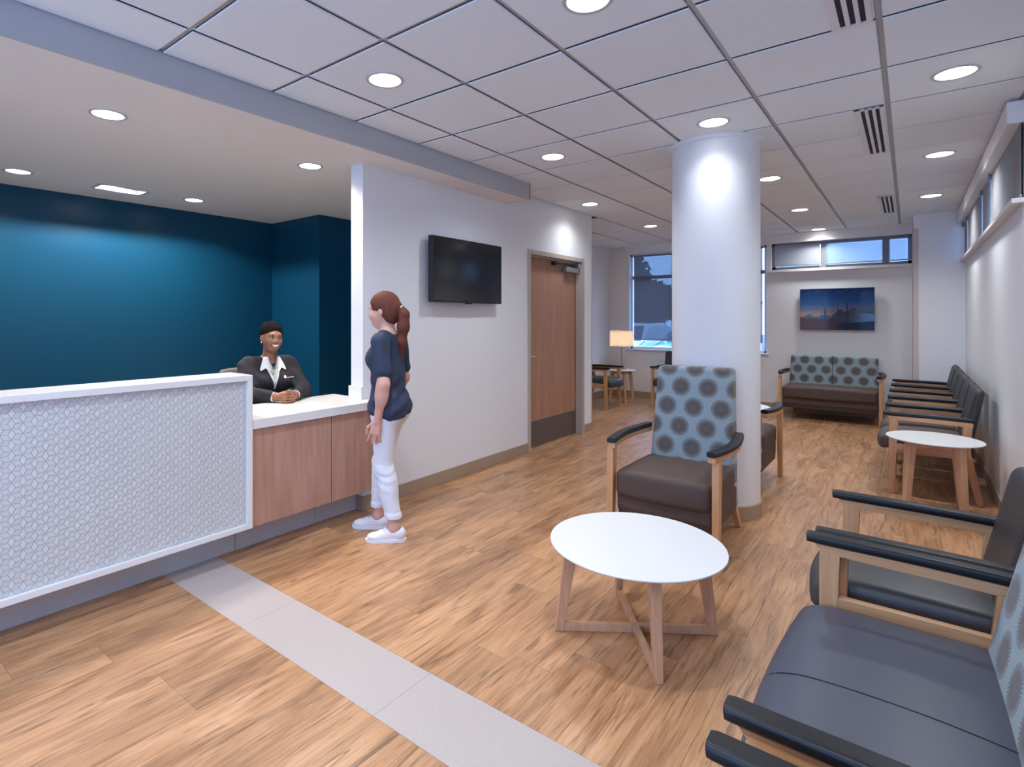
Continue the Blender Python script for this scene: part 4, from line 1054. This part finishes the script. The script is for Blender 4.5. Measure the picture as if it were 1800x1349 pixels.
mat('white_canvas', (0.78, 0.78, 0.80), 0.6); mat('white_cloth', (0.75, 0.75, 0.79), 0.7); mat('eye_white', (0.55, 0.52, 0.50), 0.3); mat('iris_dark', (0.012, 0.008, 0.006), 0.15)
mat('lip_rose', (0.30, 0.085, 0.075), 0.4); mat('teeth', (0.85, 0.84, 0.82), 0.3); mat('lip_pink', (0.50, 0.20, 0.18), 0.45)
m = mat('charcoal_knit', (0.016, 0.014, 0.020), 0.85); t = NT(m); t.bump(t.noise(t.obj(), 30, 3), 0.3, 0.01)
m = mat('scarf_print', (0.4, 0.5, 0.45), 0.6); t = NT(m)
t.col(t.ramp(t.noise(t.mapping(t.obj(), (30, 10, 14)), 2.0, 2, 0.5, 1.0), [(0.35, (0.03, 0.06, 0.12)), (0.44, (0.25, 0.33, 0.26)), (0.52, (0.55, 0.60, 0.52)), (0.62, (0.40, 0.46, 0.38))]))

def head_prims(wid=1.0):
    """head about the centre of the skull; face towards -y; chin at z = -0.115, crown at +0.11"""
    w = wid
    return [ell((0, 0.012, 0.022), (0.074 * w, 0.093, 0.090)), ell((0, -0.018, -0.028), (0.063 * w, 0.070, 0.080)), ell((0, -0.038, -0.082), (0.036 * w, 0.038, 0.032)),
            ell((0.034 * w, -0.060, -0.030), (0.024, 0.022, 0.024)), ell((-0.034 * w, -0.060, -0.030), (0.024, 0.022, 0.024)),
            cap((0, -0.082, 0.012), (0, -0.096, -0.026), 0.008, 0.012, 0.012), ell((0.010, -0.090, -0.030), (0.009, 0.010, 0.008), None, 0.008), ell((-0.010, -0.090, -0.030), (0.009, 0.010, 0.008), None, 0.008),
            sub(ell((0.031 * w, -0.094, 0.006), (0.016, 0.014, 0.011), None, 0.012)), sub(ell((-0.031 * w, -0.094, 0.006), (0.016, 0.014, 0.011), None, 0.012)),
            cap((-0.036 * w, -0.072, 0.026), (0.036 * w, -0.072, 0.026), 0.012, 0.012, 0.02),
            ell((0.074 * w, 0.012, -0.008), (0.010, 0.020, 0.030), rotm('Z', -20), 0.006), ell((-0.074 * w, 0.012, -0.008), (0.010, 0.020, 0.030), rotm('Z', 20), 0.006)]

def hand_prims(wr, dr, palm_n, side, curl=0.5, L=0.085):
    """relaxed hand: wr wrist, dr pointing direction, palm_n palm normal, side thumb direction"""
    wr = np.array(wr, float); d = np.array(dr, float); d /= np.linalg.norm(d); n = np.array(palm_n, float); n -= d * (n @ d); n /= np.linalg.norm(n); s = np.cross(d, n)
    if s @ np.array(side, float) < 0: s = -s
    pr = []
    for q in (-0.026, -0.009, 0.009, 0.024): pr.append(cap(wr + d * 0.012 + s * q * 0.6, wr + d * L * 0.95 + s * q, 0.0135, 0.0115, 0.012))
    for q, ln, cq in ((0.027, 0.068, 0.7), (0.009, 0.078, 0.9), (-0.009, 0.072, 1.0), (-0.026, 0.056, 1.15)):
        p = wr + d * L * 0.95 + s * q; dd = d + s * q * 7.0; dd /= np.linalg.norm(dd)
        for f_, ang in ((0.45, 0.35), (0.32, 0.55), (0.23, 0.4)):
            a = curl * cq * ang; dd = dd * math.cos(a) + n * math.sin(a); dd /= np.linalg.norm(dd)
            p2 = p + dd * ln * f_; pr.append(cap(p, p2, 0.0080, 0.0071, 0.0025)); p = p2
    p = wr + d * 0.025 + s * 0.028
    for dd, ln in ((d * 0.75 + s * 0.6 + n * 0.25, 0.038), (d * 0.95 + s * 0.15 + n * 0.3, 0.030), (d * 1.0 + n * 0.25, 0.024)):
        dd = dd / np.linalg.norm(dd); p2 = p + dd * ln; pr.append(cap(p, p2, 0.011, 0.009, 0.006)); p = p2
    return pr

# ---------------- standing visitor, seen from behind on her left; forward is -y, her left is +x
wm = empty('person', (-2.70, 2.50, 0), R(-68), label='standing woman with auburn ponytail, navy T-shirt and white cropped trousers at the counter', cat='person')
HT = np.array((0.0, -0.02, 1.478)); HM = rotm('Z', 0) @ rotm('X', 3)
hp = xf(head_prims(0.97), HM, HT)
torso = [ell((0, 0.010, 1.19), (0.135, 0.088, 0.17)), ell((0, 0.006, 1.02), (0.112, 0.082, 0.15)), ell((0, 0.022, 0.85), (0.155, 0.112, 0.13)), cap((-0.120, 0.02, 1.285), (0.120, 0.02, 1.285), 0.047),
         ell((0.06, -0.052, 1.165), (0.056, 0.052, 0.062)), ell((-0.06, -0.052, 1.165), (0.056, 0.052, 0.062)), ell((0.07, 0.070, 0.82), (0.078, 0.066, 0.085)), ell((-0.07, 0.070, 0.82), (0.078, 0.066, 0.085))]
neck = [cap((0, 0.022, 1.27), (0, 0.005, 1.42), 0.054, 0.047)]
LS, LE, LW = np.array((0.155, 0.030, 1.275)), np.array((0.195, 0.075, 1.02)), np.array((0.182, 0.025, 0.785))
RS, RE, RW = np.array((-0.155, 0.025, 1.275)), np.array((-0.215, 0.035, 1.02)), np.array((-0.20, -0.08, 0.80))
arms = []
for S_, E_, W_ in ((LS, LE, LW), (RS, RE, RW)):
    arms += [cap(S_, E_, 0.044, 0.035), cap(E_, W_, 0.036, 0.023), ell(E_ * 0.72 + W_ * 0.28, (0.037, 0.040, 0.075), None, 0.03)]
arms += hand_prims(LW, (0.0, -0.22, -1), (-1, -0.15, 0), (0, -1, 0), 0.55) + hand_prims(RW, (0.0, -0.15, -1), (1, -0.15, 0), (0, -1, 0), 0.55)
KL, AL_, KR, AR_ = (0.080, 0.020, 0.455), (0.082, 0.095, 0.085), (-0.086, -0.075, 0.455), (-0.092, -0.100, 0.085)
HL, HR = (0.078, 0.025, 0.80), (-0.078, 0.02, 0.80)
legs = []
for H_, K_, A_ in ((HL, KL, AL_), (HR, KR, AR_)):
    legs += [cap(H_, K_, 0.076, 0.048), cap(K_, A_, 0.046, 0.031), ell(np.array(K_) * 0.68 + np.array(A_) * 0.32 + np.array((0, 0.022, 0)), (0.040, 0.045, 0.10), None, 0.03), cap(A_, (A_[0], A_[1] - 0.06, 0.045), 0.033, 0.028)]
body = sdf_obj('body', [p for p in torso] + neck + arms + legs + hp, 0.0040, 'skin_light', wm, 0.03, grow=-0.0)
# T-shirt, trousers
sl = []
for S_, E_ in ((LS, LE), (RS, RE)): sl.append(cap(S_ + (0, 0, 0.0), S_ * 0.30 + E_ * 0.70, 0.046, 0.046, 0.03))
shirt_p = torso + sl + [ell((0, 0.026, 0.86), (0.150, 0.115, 0.12)), ell((0, 0.022, 1.03), (0.118, 0.094, 0.16))]
def shirt_cut(P, F):
    hem = 0.772 + 0.022 * np.clip((P[..., 1] + 0.02) / 0.1, -1, 1) - 0.02 * (P[..., 0] / 0.17)
    F = F + 0.004 * np.sin(P[..., 2] * 75 + P[..., 0] * 35) * np.clip((1.12 - P[..., 2]) / 0.2, 0, 1) + 0.0035 * np.sin(P[..., 0] * 60 + P[..., 2] * 18) * (P[..., 1] > 0)
    neckhole = 0.064 - np.sqrt(P[..., 0] ** 2 + ((P[..., 1] - 0.012) / 1.05) ** 2 + 0.0 * P[..., 2])
    F = np.where(P[..., 2] > 1.27, np.maximum(F, np.minimum(neckhole, 0.02)), F)
    return np.maximum(F, hem - P[..., 2])
sdf_obj('t_shirt', shirt_p, 0.0062, 'navy_jersey', wm, 0.035, shirt_cut, 0.010)
tr = [torso[2], torso[6], torso[7]]
for H_, K_, A_ in ((HL, KL, AL_), (HR, KR, AR_)):
    tr += [cap(H_, K_, 0.079, 0.054), cap(K_, (A_[0], A_[1], 0.14), 0.054, 0.046), ell(np.array(K_) * 0.7 + np.array(A_) * 0.3 + np.array((0, 0.015, 0)), (0.047, 0.050, 0.12), None, 0.04)]
def tr_cut(P, F):
    z_ = P[..., 2]
    F = F + 0.0020 * np.sin(z_ * 70 + P[..., 1] * 45 + 3 * np.sin(z_ * 21 + P[..., 0] * 30)) * np.clip(1 - np.abs(z_ - 0.42) / 0.22, 0.1, 1)
    F = F - 0.004 * ((z_ > 0.150) & (z_ < 0.185))
    return np.maximum(np.maximum(F, 0.150 - z_), z_ - 0.90)
sdf_obj('trousers', tr, 0.0062, 'white_denim', wm, 0.032, tr_cut, 0.004)
# sneakers
def sneaker(A_, yaw):
    s = empty('shoe', (A_[0], A_[1], 0), R(yaw), parent=wm)
    up_ = [ell((0, 0.026, 0.045), (0.032, 0.045, 0.048)), ell((0, -0.045, 0.040), (0.034, 0.070, 0.040)), ell((0, -0.118, 0.030), (0.037, 0.055, 0.028)), cap((0, 0.035, 0.055), (0, -0.03, 0.066), 0.034, 0.026)]
    def c_(P, F):
        hole = 0.034 - np.sqrt(P[..., 0] ** 2 + ((P[..., 1] - 0.008) / 1.15) ** 2)
        F = np.where(P[..., 2] > 0.072, np.maximum(F, hole), F)
        return np.maximum(np.maximum(F, 0.018 - P[..., 2]), P[..., 2] - 0.092 + 0.16 * np.clip(-P[..., 1] - 0.03, 0, 1))
    sdf_obj('upper', up_, 0.0035, 'white_canvas', s, 0.022, c_)
    bm = bmesh.new(); out = []
    for i in range(36):
        a = 2 * PI * i / 36; yv = -0.052 + 0.132 * math.sin(a); wv = 0.0405 * (1 - 0.16 * math.cos(2 * PI * (yv + 0.18) / 0.26) ** 2) ; xv = wv * math.cos(a) / max(0.35, abs(math.cos(a)) ** 0.35)
        out.append((xv, yv))
    prism(bm, out, 'z', 0.0, 0.022); bevel(bm, 0.003); mesh_obj('sole', bm, 'white_canvas', s, smooth=True)
    bm = bmesh.new()
    for i in range(5):
        yv = -0.045 - 0.016 * i; zv = 0.093 - 0.0075 * i - 0.0012 * i * i
        sweep(bm, [(-0.022, yv, zv - 0.012), (0, yv - 0.004, zv - 0.0015), (0.022, yv, zv - 0.012)], circ(0.0028, 6), (0, 1, 0))
    for sx in (-1, 1): sweep(bm, [(0, -0.045, 0.094), (sx * 0.018, -0.04, 0.104), (sx * 0.030, -0.05, 0.092), (sx * 0.012, -0.05, 0.092)], circ(0.002, 6), (0, 1, 0.2))
    mesh_obj('laces', bm, mat('lace_grey', (0.45, 0.45, 0.48), 0.7), s, smooth=True)
sneaker(AL_, 18); sneaker(AR_, 12)
# hair: cap of hair drawn back to a tail
hair = xf([ell((0, 0.016, 0.036), (0.084, 0.104, 0.097)), ell((0, 0.055, -0.015), (0.070, 0.062, 0.080)), sub(ell((0, -0.098, -0.040), (0.085, 0.062, 0.105), rotm('X', -14), 0.012)), sub(ell((0.085, -0.040, -0.055), (0.035, 0.055, 0.065), None, 0.01)), sub(ell((-0.085, -0.040, -0.055), (0.035, 0.055, 0.065), None, 0.01)), sub(ell((0.088, 0.006, -0.012), (0.014, 0.020, 0.028), None, 0.008)), sub(ell((-0.088, 0.006, -0.012), (0.014, 0.020, 0.028), None, 0.008)), ell((0, 0.112, 0.020), (0.028, 0.026, 0.026))], HM, HT)
ho = sdf_obj('hair', hair, 0.0042, 'hair_auburn', wm, 0.025)
tb = HT + np.array((0, 0.13, 0.015))
tail = [cap(tb, tb + (0, 0.018, -0.04), 0.018, 0.026), cap(tb + (0, 0.018, -0.04), tb + (0.002, 0.014, -0.12), 0.028, 0.032), cap(tb + (0.002, 0.014, -0.12), tb + (0.006, 0.004, -0.225), 0.031, 0.025), cap(tb + (0.006, 0.004, -0.225), tb + (0.010, -0.002, -0.320), 0.024, 0.007)]
sdf_obj('ponytail', tail, 0.0045, 'hair_auburn', ho, 0.05, lambda P, F: F + 0.0011 * np.sin(P[..., 0] * 420 + P[..., 2] * 14))
tz = lathe('hair_tie', [(0.017, -0.006), (0.023, -0.004), (0.023, 0.004), (0.017, 0.006)], 'white_cloth', ho, 20, closed=True); tz.location = tuple(tb); tz.rotation_euler = (R(70), 0, 0)
for sx in (-1, 1):
    bm = bmesh.new(); bmesh.ops.create_uvsphere(bm, u_segments=16, v_segments=10, radius=0.0115); eo = mesh_obj('eye', bm, 'eye_white', wm, smooth=True); eo.location = tuple(HM @ np.array((sx * 0.030, -0.072, 0.006)) + HT)
    bm = bmesh.new(); bmesh.ops.create_uvsphere(bm, u_segments=12, v_segments=8, radius=0.0058); mesh_obj('iris', bm, 'iris_dark', eo, smooth=True, loc=(0, -0.0068, 0))
    decal('eyebrow', [(sx * 0.014, 0.024), (sx * 0.030, 0.030), (sx * 0.046, 0.024), (sx * 0.030, 0.027)], hp, 0.03, 'hair_auburn', wm, 0.0004, 0.0015, 2, HM, HT)
decal('lips', [(-0.022, -0.060), (-0.008, -0.054), (0, -0.0555), (0.008, -0.054), (0.022, -0.060), (0.008, -0.068), (-0.008, -0.068)], hp, 0.03, 'lip_pink', wm, 0.0003, 0.0018, 2, HM, HT)

# ---------------- receptionist, seated behind the low counter; forward is -y
RY = 78
rp = empty('person', (-3.830, 2.348, 0), R(RY), label='smiling receptionist with short dark hair in a charcoal jacket, hands clasped on the counter', cat='person')
HS2 = 0.90; HT2 = np.array((0.0, -0.035, 1.280)); HM2 = rotm('Z', 3) @ rotm('X', 2) @ rotm('Y', 3)
hp2 = xf(head_prims(1.08), HM2, HT2, HS2)
torso2 = [ell((0, 0.03, 0.98), (0.165, 0.110, 0.15)), ell((0, 0.04, 0.80), (0.155, 0.115, 0.16)), ell((0, 0.06, 0.60), (0.185, 0.15, 0.12)), cap((-0.140, 0.035, 1.075), (0.140, 0.035, 1.075), 0.058), ell((0.07, -0.055, 0.945), (0.07, 0.065, 0.07)), ell((-0.07, -0.055, 0.945), (0.07, 0.065, 0.07))]
neck2 = [cap((0, 0.035, 1.06), (0, -0.005, 1.205), 0.056, 0.050)]
S2 = [np.array((s * 0.168, 0.035, 1.060)) for s in (1, -1)]; E2 = [np.array((0.208, -0.135, 0.880)), np.array((-0.220, -0.115, 0.880))]; W2_ = [np.array((0.070, -0.315, 0.868)), np.array((-0.078, -0.305, 0.866))]
arms2 = []
for S_, E_, W_ in zip(S2, E2, W2_): arms2 += [cap(S_, E_, 0.054, 0.042), cap(E_, W_, 0.042, 0.026)]
# clasped hands: palms facing, fingers laced one over the other
hands = []
C0 = np.array((-0.004, -0.372, 0.872))
for side in (0, 1):
    s = 1 if side == 0 else -1
    w_ = W2_[side]; pc = C0 + (s * 0.030, 0.012, 0.0)
    hands += [cap(w_, pc, 0.026, 0.030, 0.02), ell(pc, (0.026, 0.038, 0.034), None, 0.015)]
    for i in range(4):
        zz = C0[2] + 0.030 - 0.0195 * i
        if s < 0:
            for q0, q1 in (((-0.030, 0.02), (0.0, 0.045)), ((0.0, 0.045), (0.032, 0.028))): hands.append(cap((C0[0] + q0[0], C0[1] + q0[1], zz - 0.004), (C0[0] + q1[0], C0[1] + q1[1], zz - 0.006), 0.0090, 0.0082, 0.003))
            continue
        a = np.array((C0[0] + s * 0.036, C0[1] - 0.018, zz)); b = np.array((C0[0] + s * 0.010, C0[1] - 0.040 - 0.004 * (i in (1, 2)), zz - 0.002)); c3 = np.array((C0[0] - s * 0.024, C0[1] - 0.030, zz - 0.006)); d3 = np.array((C0[0] - s * 0.044, C0[1] - 0.008, zz - 0.008))
        hands += [cap(a, b, 0.0094, 0.0090, 0.003), cap(b, c3, 0.0088, 0.0080, 0.002), cap(c3, d3, 0.0080, 0.0070, 0.002)]
    hands += [cap(pc + (s * -0.004, -0.006, 0.026), C0 + (s * 0.004, -0.030, 0.042), 0.012, 0.0105, 0.006), cap(C0 + (s * 0.004, -0.030, 0.042), C0 + (s * -0.022, -0.038, 0.034 + 0.008 * s), 0.0103, 0.0085, 0.004)]
legs2 = []
for s in (-1, 1): legs2 += [cap((s * 0.09, 0.04, 0.56), (s * 0.10, -0.36, 0.545), 0.082, 0.060), cap((s * 0.10, -0.36, 0.545), (s * 0.10, -0.30, 0.09), 0.056, 0.035), cap((s * 0.10, -0.30, 0.06), (s * 0.10, -0.42, 0.035), 0.035, 0.03)]
sdf_obj('body', torso2 + neck2 + arms2 + hands + legs2 + hp2, 0.0040, 'skin_dark', rp, 0.03)
jk = torso2[:2] + torso2[3:]
for S_, E_, W_ in zip(S2, E2, W2_): jk += [cap(S_, E_, 0.056, 0.047), cap(E_, W_ * 0.88 + E_ * 0.12, 0.047, 0.035)]
def jk_cut(P, F):
    x_, y_, z_ = P[..., 0], P[..., 1], P[..., 2]
    F = F + 0.0030 * np.sin(z_ * 60 + x_ * 45) * np.clip(np.abs(x_) / 0.15, 0, 1)
    hole = 0.066 - np.sqrt(x_ ** 2 + ((y_ - 0.02) / 1.1) ** 2)
    F = np.where(z_ > 1.055, np.maximum(F, np.minimum(hole, 0.02)), F)
    F = np.maximum(F, 0.64 - z_)
    # forearms flatten on the worktop
    return np.where((y_ < -0.20), np.maximum(F, 0.8285 - z_), F)
sdf_obj('jacket', jk, 0.0055, 'charcoal_knit', rp, 0.035, jk_cut, 0.008)
tr2 = [torso2[2]]
for s in (-1, 1): tr2 += [cap((s * 0.09, 0.04, 0.56), (s * 0.10, -0.36, 0.545), 0.090, 0.068), cap((s * 0.10, -0.36, 0.545), (s * 0.10, -0.30, 0.12), 0.066, 0.055)]
sdf_obj('trousers', tr2, 0.009, 'charcoal_knit', rp, 0.03)
for s in (-1, 1):
    bm = rcube(0.085, 0.25, 0.075, 0.03, 4, 3); so = mesh_obj('shoe', bm, 'black_plastic', rp, smooth=True); so.location = (s * 0.10, -0.36, 0.0)
chest = jk
G2 = 0.008
# shirt front, scarf, collar wings and jacket emblem follow the chest
def chest_decal(name, pts, material, off, thick, cuts=3): return decal(name, pts, chest + neck2, 0.035, material, rp, off, thick, cuts, None, None, G2)
chest_decal('shirt_front', [(-0.050, 1.105), (-0.014, 1.055), (0.014, 1.055), (0.050, 1.105), (0.040, 1.03), (0.014, 0.955), (0.004, 0.895), (-0.004, 0.895), (-0.018, 0.955), (-0.046, 1.03)], 'white_cloth', 0.001, 0.003)
chest_decal('scarf', [(-0.046, 1.125), (-0.034, 1.135), (-0.012, 1.062), (0.012, 1.062), (0.034, 1.135), (0.046, 1.125), (0.028, 1.03), (0.010, 0.985), (-0.008, 0.985), (-0.030, 1.03)], 'scarf_print', 0.004, 0.006)
for s in (-1, 1):
    cb = chest_decal('collar', [(s * 0.036, 1.140), (s * 0.062, 1.135), (s * 0.098, 1.050), (s * 0.094, 1.035), (s * 0.060, 1.055), (s * 0.030, 1.020), (s * 0.026, 1.05)], 'white_cloth', 0.006, 0.004)
# embroidered mark and a line of lettering on the jacket's left chest
lg = chest_decal('emblem', [(0.062, 0.985), (0.068, 0.998), (0.077, 0.996), (0.083, 0.984), (0.078, 0.976), (0.066, 0.976)], 'white_cloth', 0.0008, 0.001, 1)
x_ = 0.086
for w_, h_ in ((0.006, 0.005), (0.005, 0.006), (0.007, 0.005), (0.005, 0.004), (0.008, 0.005), (0.004, 0.007), (0.006, 0.005), (0.007, 0.006), (0.005, 0.005)):
    o = chest_decal('lettering', [(x_, 0.977), (x_ + w_ * 0.85, 0.977), (x_ + w_ * 0.85, 0.977 + h_), (x_, 0.977 + h_)], 'white_cloth', 0.0008, 0.001, 1); o.parent = lg; x_ += w_ + 0.001
for s in (0, 1):
    E_, W_ = E2[s], W2_[s]; d = (W_ - E_) / np.linalg.norm(W_ - E_); c_ = W_ * 0.97 + E_ * 0.03
    co = lathe('cuff', [(0.030, -0.010), (0.036, -0.010), (0.036, 0.008), (0.030, 0.008)], 'white_cloth', rp, 22, closed=True); co.location = tuple(c_); co.rotation_euler = Vector(d).to_track_quat('Z', 'Y').to_euler()
c_ = W2_[1] * 0.80 + C0 * 0.20; d = C0 - W2_[1]
br = lathe('bracelet', [(0.0285, -0.004), (0.0315, 0), (0.0285, 0.004)], 'steel', rp, 22, closed=True); br.location = tuple(c_); br.rotation_euler = Vector(d).to_track_quat('Z', 'Y').to_euler()
# hair and face
hair2 = xf([ell((0, 0.022, 0.056), (0.090, 0.098, 0.084)), ell((0, 0.05, -0.012), (0.074, 0.066, 0.062)), sub(ell((0.004, -0.112, -0.014), (0.082, 0.066, 0.094), rotm('X', -10), 0.012)), sub(ell((0.088, -0.010, -0.030), (0.030, 0.050, 0.048), None, 0.01)), sub(ell((-0.088, -0.010, -0.030), (0.030, 0.050, 0.048), None, 0.01))], HM2, HT2, HS2)
sdf_obj('hair', hair2, 0.0042, 'hair_black', rp, 0.025, lambda P, F: F + 0.0065 * np.sin(P[..., 0] * 300 + 1.7 * np.sin(P[..., 2] * 120)) * np.sin(P[..., 1] * 280 + 1.3 * np.sin(P[..., 0] * 110)) * np.sin(P[..., 2] * 290), 0.0, 0)
def onface(p): return tuple(HM2 @ np.array(p, float) * HS2 + HT2)
for sx in (-1, 1):
    bm = bmesh.new(); bmesh.ops.create_uvsphere(bm, u_segments=16, v_segments=10, radius=0.0108); eo = mesh_obj('eye', bm, 'eye_white', rp, smooth=True); eo.location = onface((sx * 0.032, -0.0735, 0.006)); eo.rotation_euler = Matrix([list(q) for q in HM2]).to_euler()
    bm = bmesh.new(); bmesh.ops.create_uvsphere(bm, u_segments=12, v_segments=8, radius=0.0064); mesh_obj('iris', bm, 'iris_dark', eo, smooth=True, loc=(0.001, -0.0058, -0.0005))
    decal('eyelid', [(sx * 0.019, 0.009), (sx * 0.031, 0.0155), (sx * 0.046, 0.010), (sx * 0.031, 0.0125)], hp2, 0.03, 'hair_black', rp, 0.001, 0.003, 2, HM2 * HS2, HT2)
    decal('eyebrow', [(sx * 0.014, 0.025), (sx * 0.032, 0.033), (sx * 0.050, 0.026), (sx * 0.032, 0.0285)], hp2, 0.03, 'hair_black', rp, 0.0004, 0.0018, 2, HM2 * HS2, HT2)
    bm = bmesh.new(); bmesh.ops.create_uvsphere(bm, u_segments=12, v_segments=8, radius=0.0058); mesh_obj('earring', bm, 'teeth', rp, smooth=True, loc=onface((sx * 0.084, 0.002, -0.040)))
lp = decal('lips', [(-0.033, -0.046), (-0.012, -0.0480), (0, -0.0495), (0.012, -0.0480), (0.033, -0.046), (0.022, -0.0685), (0, -0.0770), (-0.022, -0.0685)], hp2, 0.03, 'lip_rose', rp, 0.0003, 0.0022, 2, HM2 * HS2, HT2)
decal('teeth', [(-0.028, -0.0500), (0, -0.0530), (0.028, -0.0500), (0.018, -0.0655), (0, -0.0705), (-0.018, -0.0655)], hp2, 0.03, 'teeth', rp, 0.0018, 0.0015, 2, HM2 * HS2, HT2)

# office chair under the receptionist
oc = empty('office_chair', (-3.84, 2.355, 0), R(RY + 30), label='grey task chair, its back edge showing behind the receptionist', cat='chair')
m = mat('chair_fabric', (0.17, 0.145, 0.145), 0.85)
mesh_obj('seat', rcube(0.48, 0.46, 0.08, 0.035, 6, 3), 'chair_fabric', oc, smooth=True, loc=(0, 0.02, 0.395))
mesh_obj('backrest', rcube(0.46, 0.06, 0.52, 0.028, 6, 3, lambda x, y, z: (x * (1 - 0.12 * z / 0.52), y + 0.10 * z - 0.05 * (1 - (x / 0.23) ** 2) * (-1), z)), 'chair_fabric', oc, smooth=True, loc=(0, 0.235, 0.52))
tube('back_post', [(0, 0.18, 0.41), (0, 0.33, 0.46), (0, 0.345, 0.68)], 0.02, 'black_plastic', oc)
tube('gas_lift', [(0, 0.02, 0.09), (0, 0.02, 0.40)], 0.028, 'black_plastic', oc)
for k in range(5):
    a = 2 * PI * k / 5
    bm = bmesh.new(); sweep(bm, [(0, 0.02, 0.10), (0.29 * math.cos(a), 0.02 + 0.29 * math.sin(a), 0.075)], rsec(0.045, 0.03, 0.008)); b_ = mesh_obj('base_arm', bm, 'black_plastic', oc, smooth=True)
    w = lathe('caster', [(0, -0.02), (0.024, -0.02), (0.027, -0.015), (0.027, 0.015), (0.024, 0.02), (0, 0.02)], 'rubber', b_, 16); w.location = (0.28 * math.cos(a), 0.02 + 0.28 * math.sin(a), 0.027 + 0.0); w.rotation_euler = (R(90), 0, a)
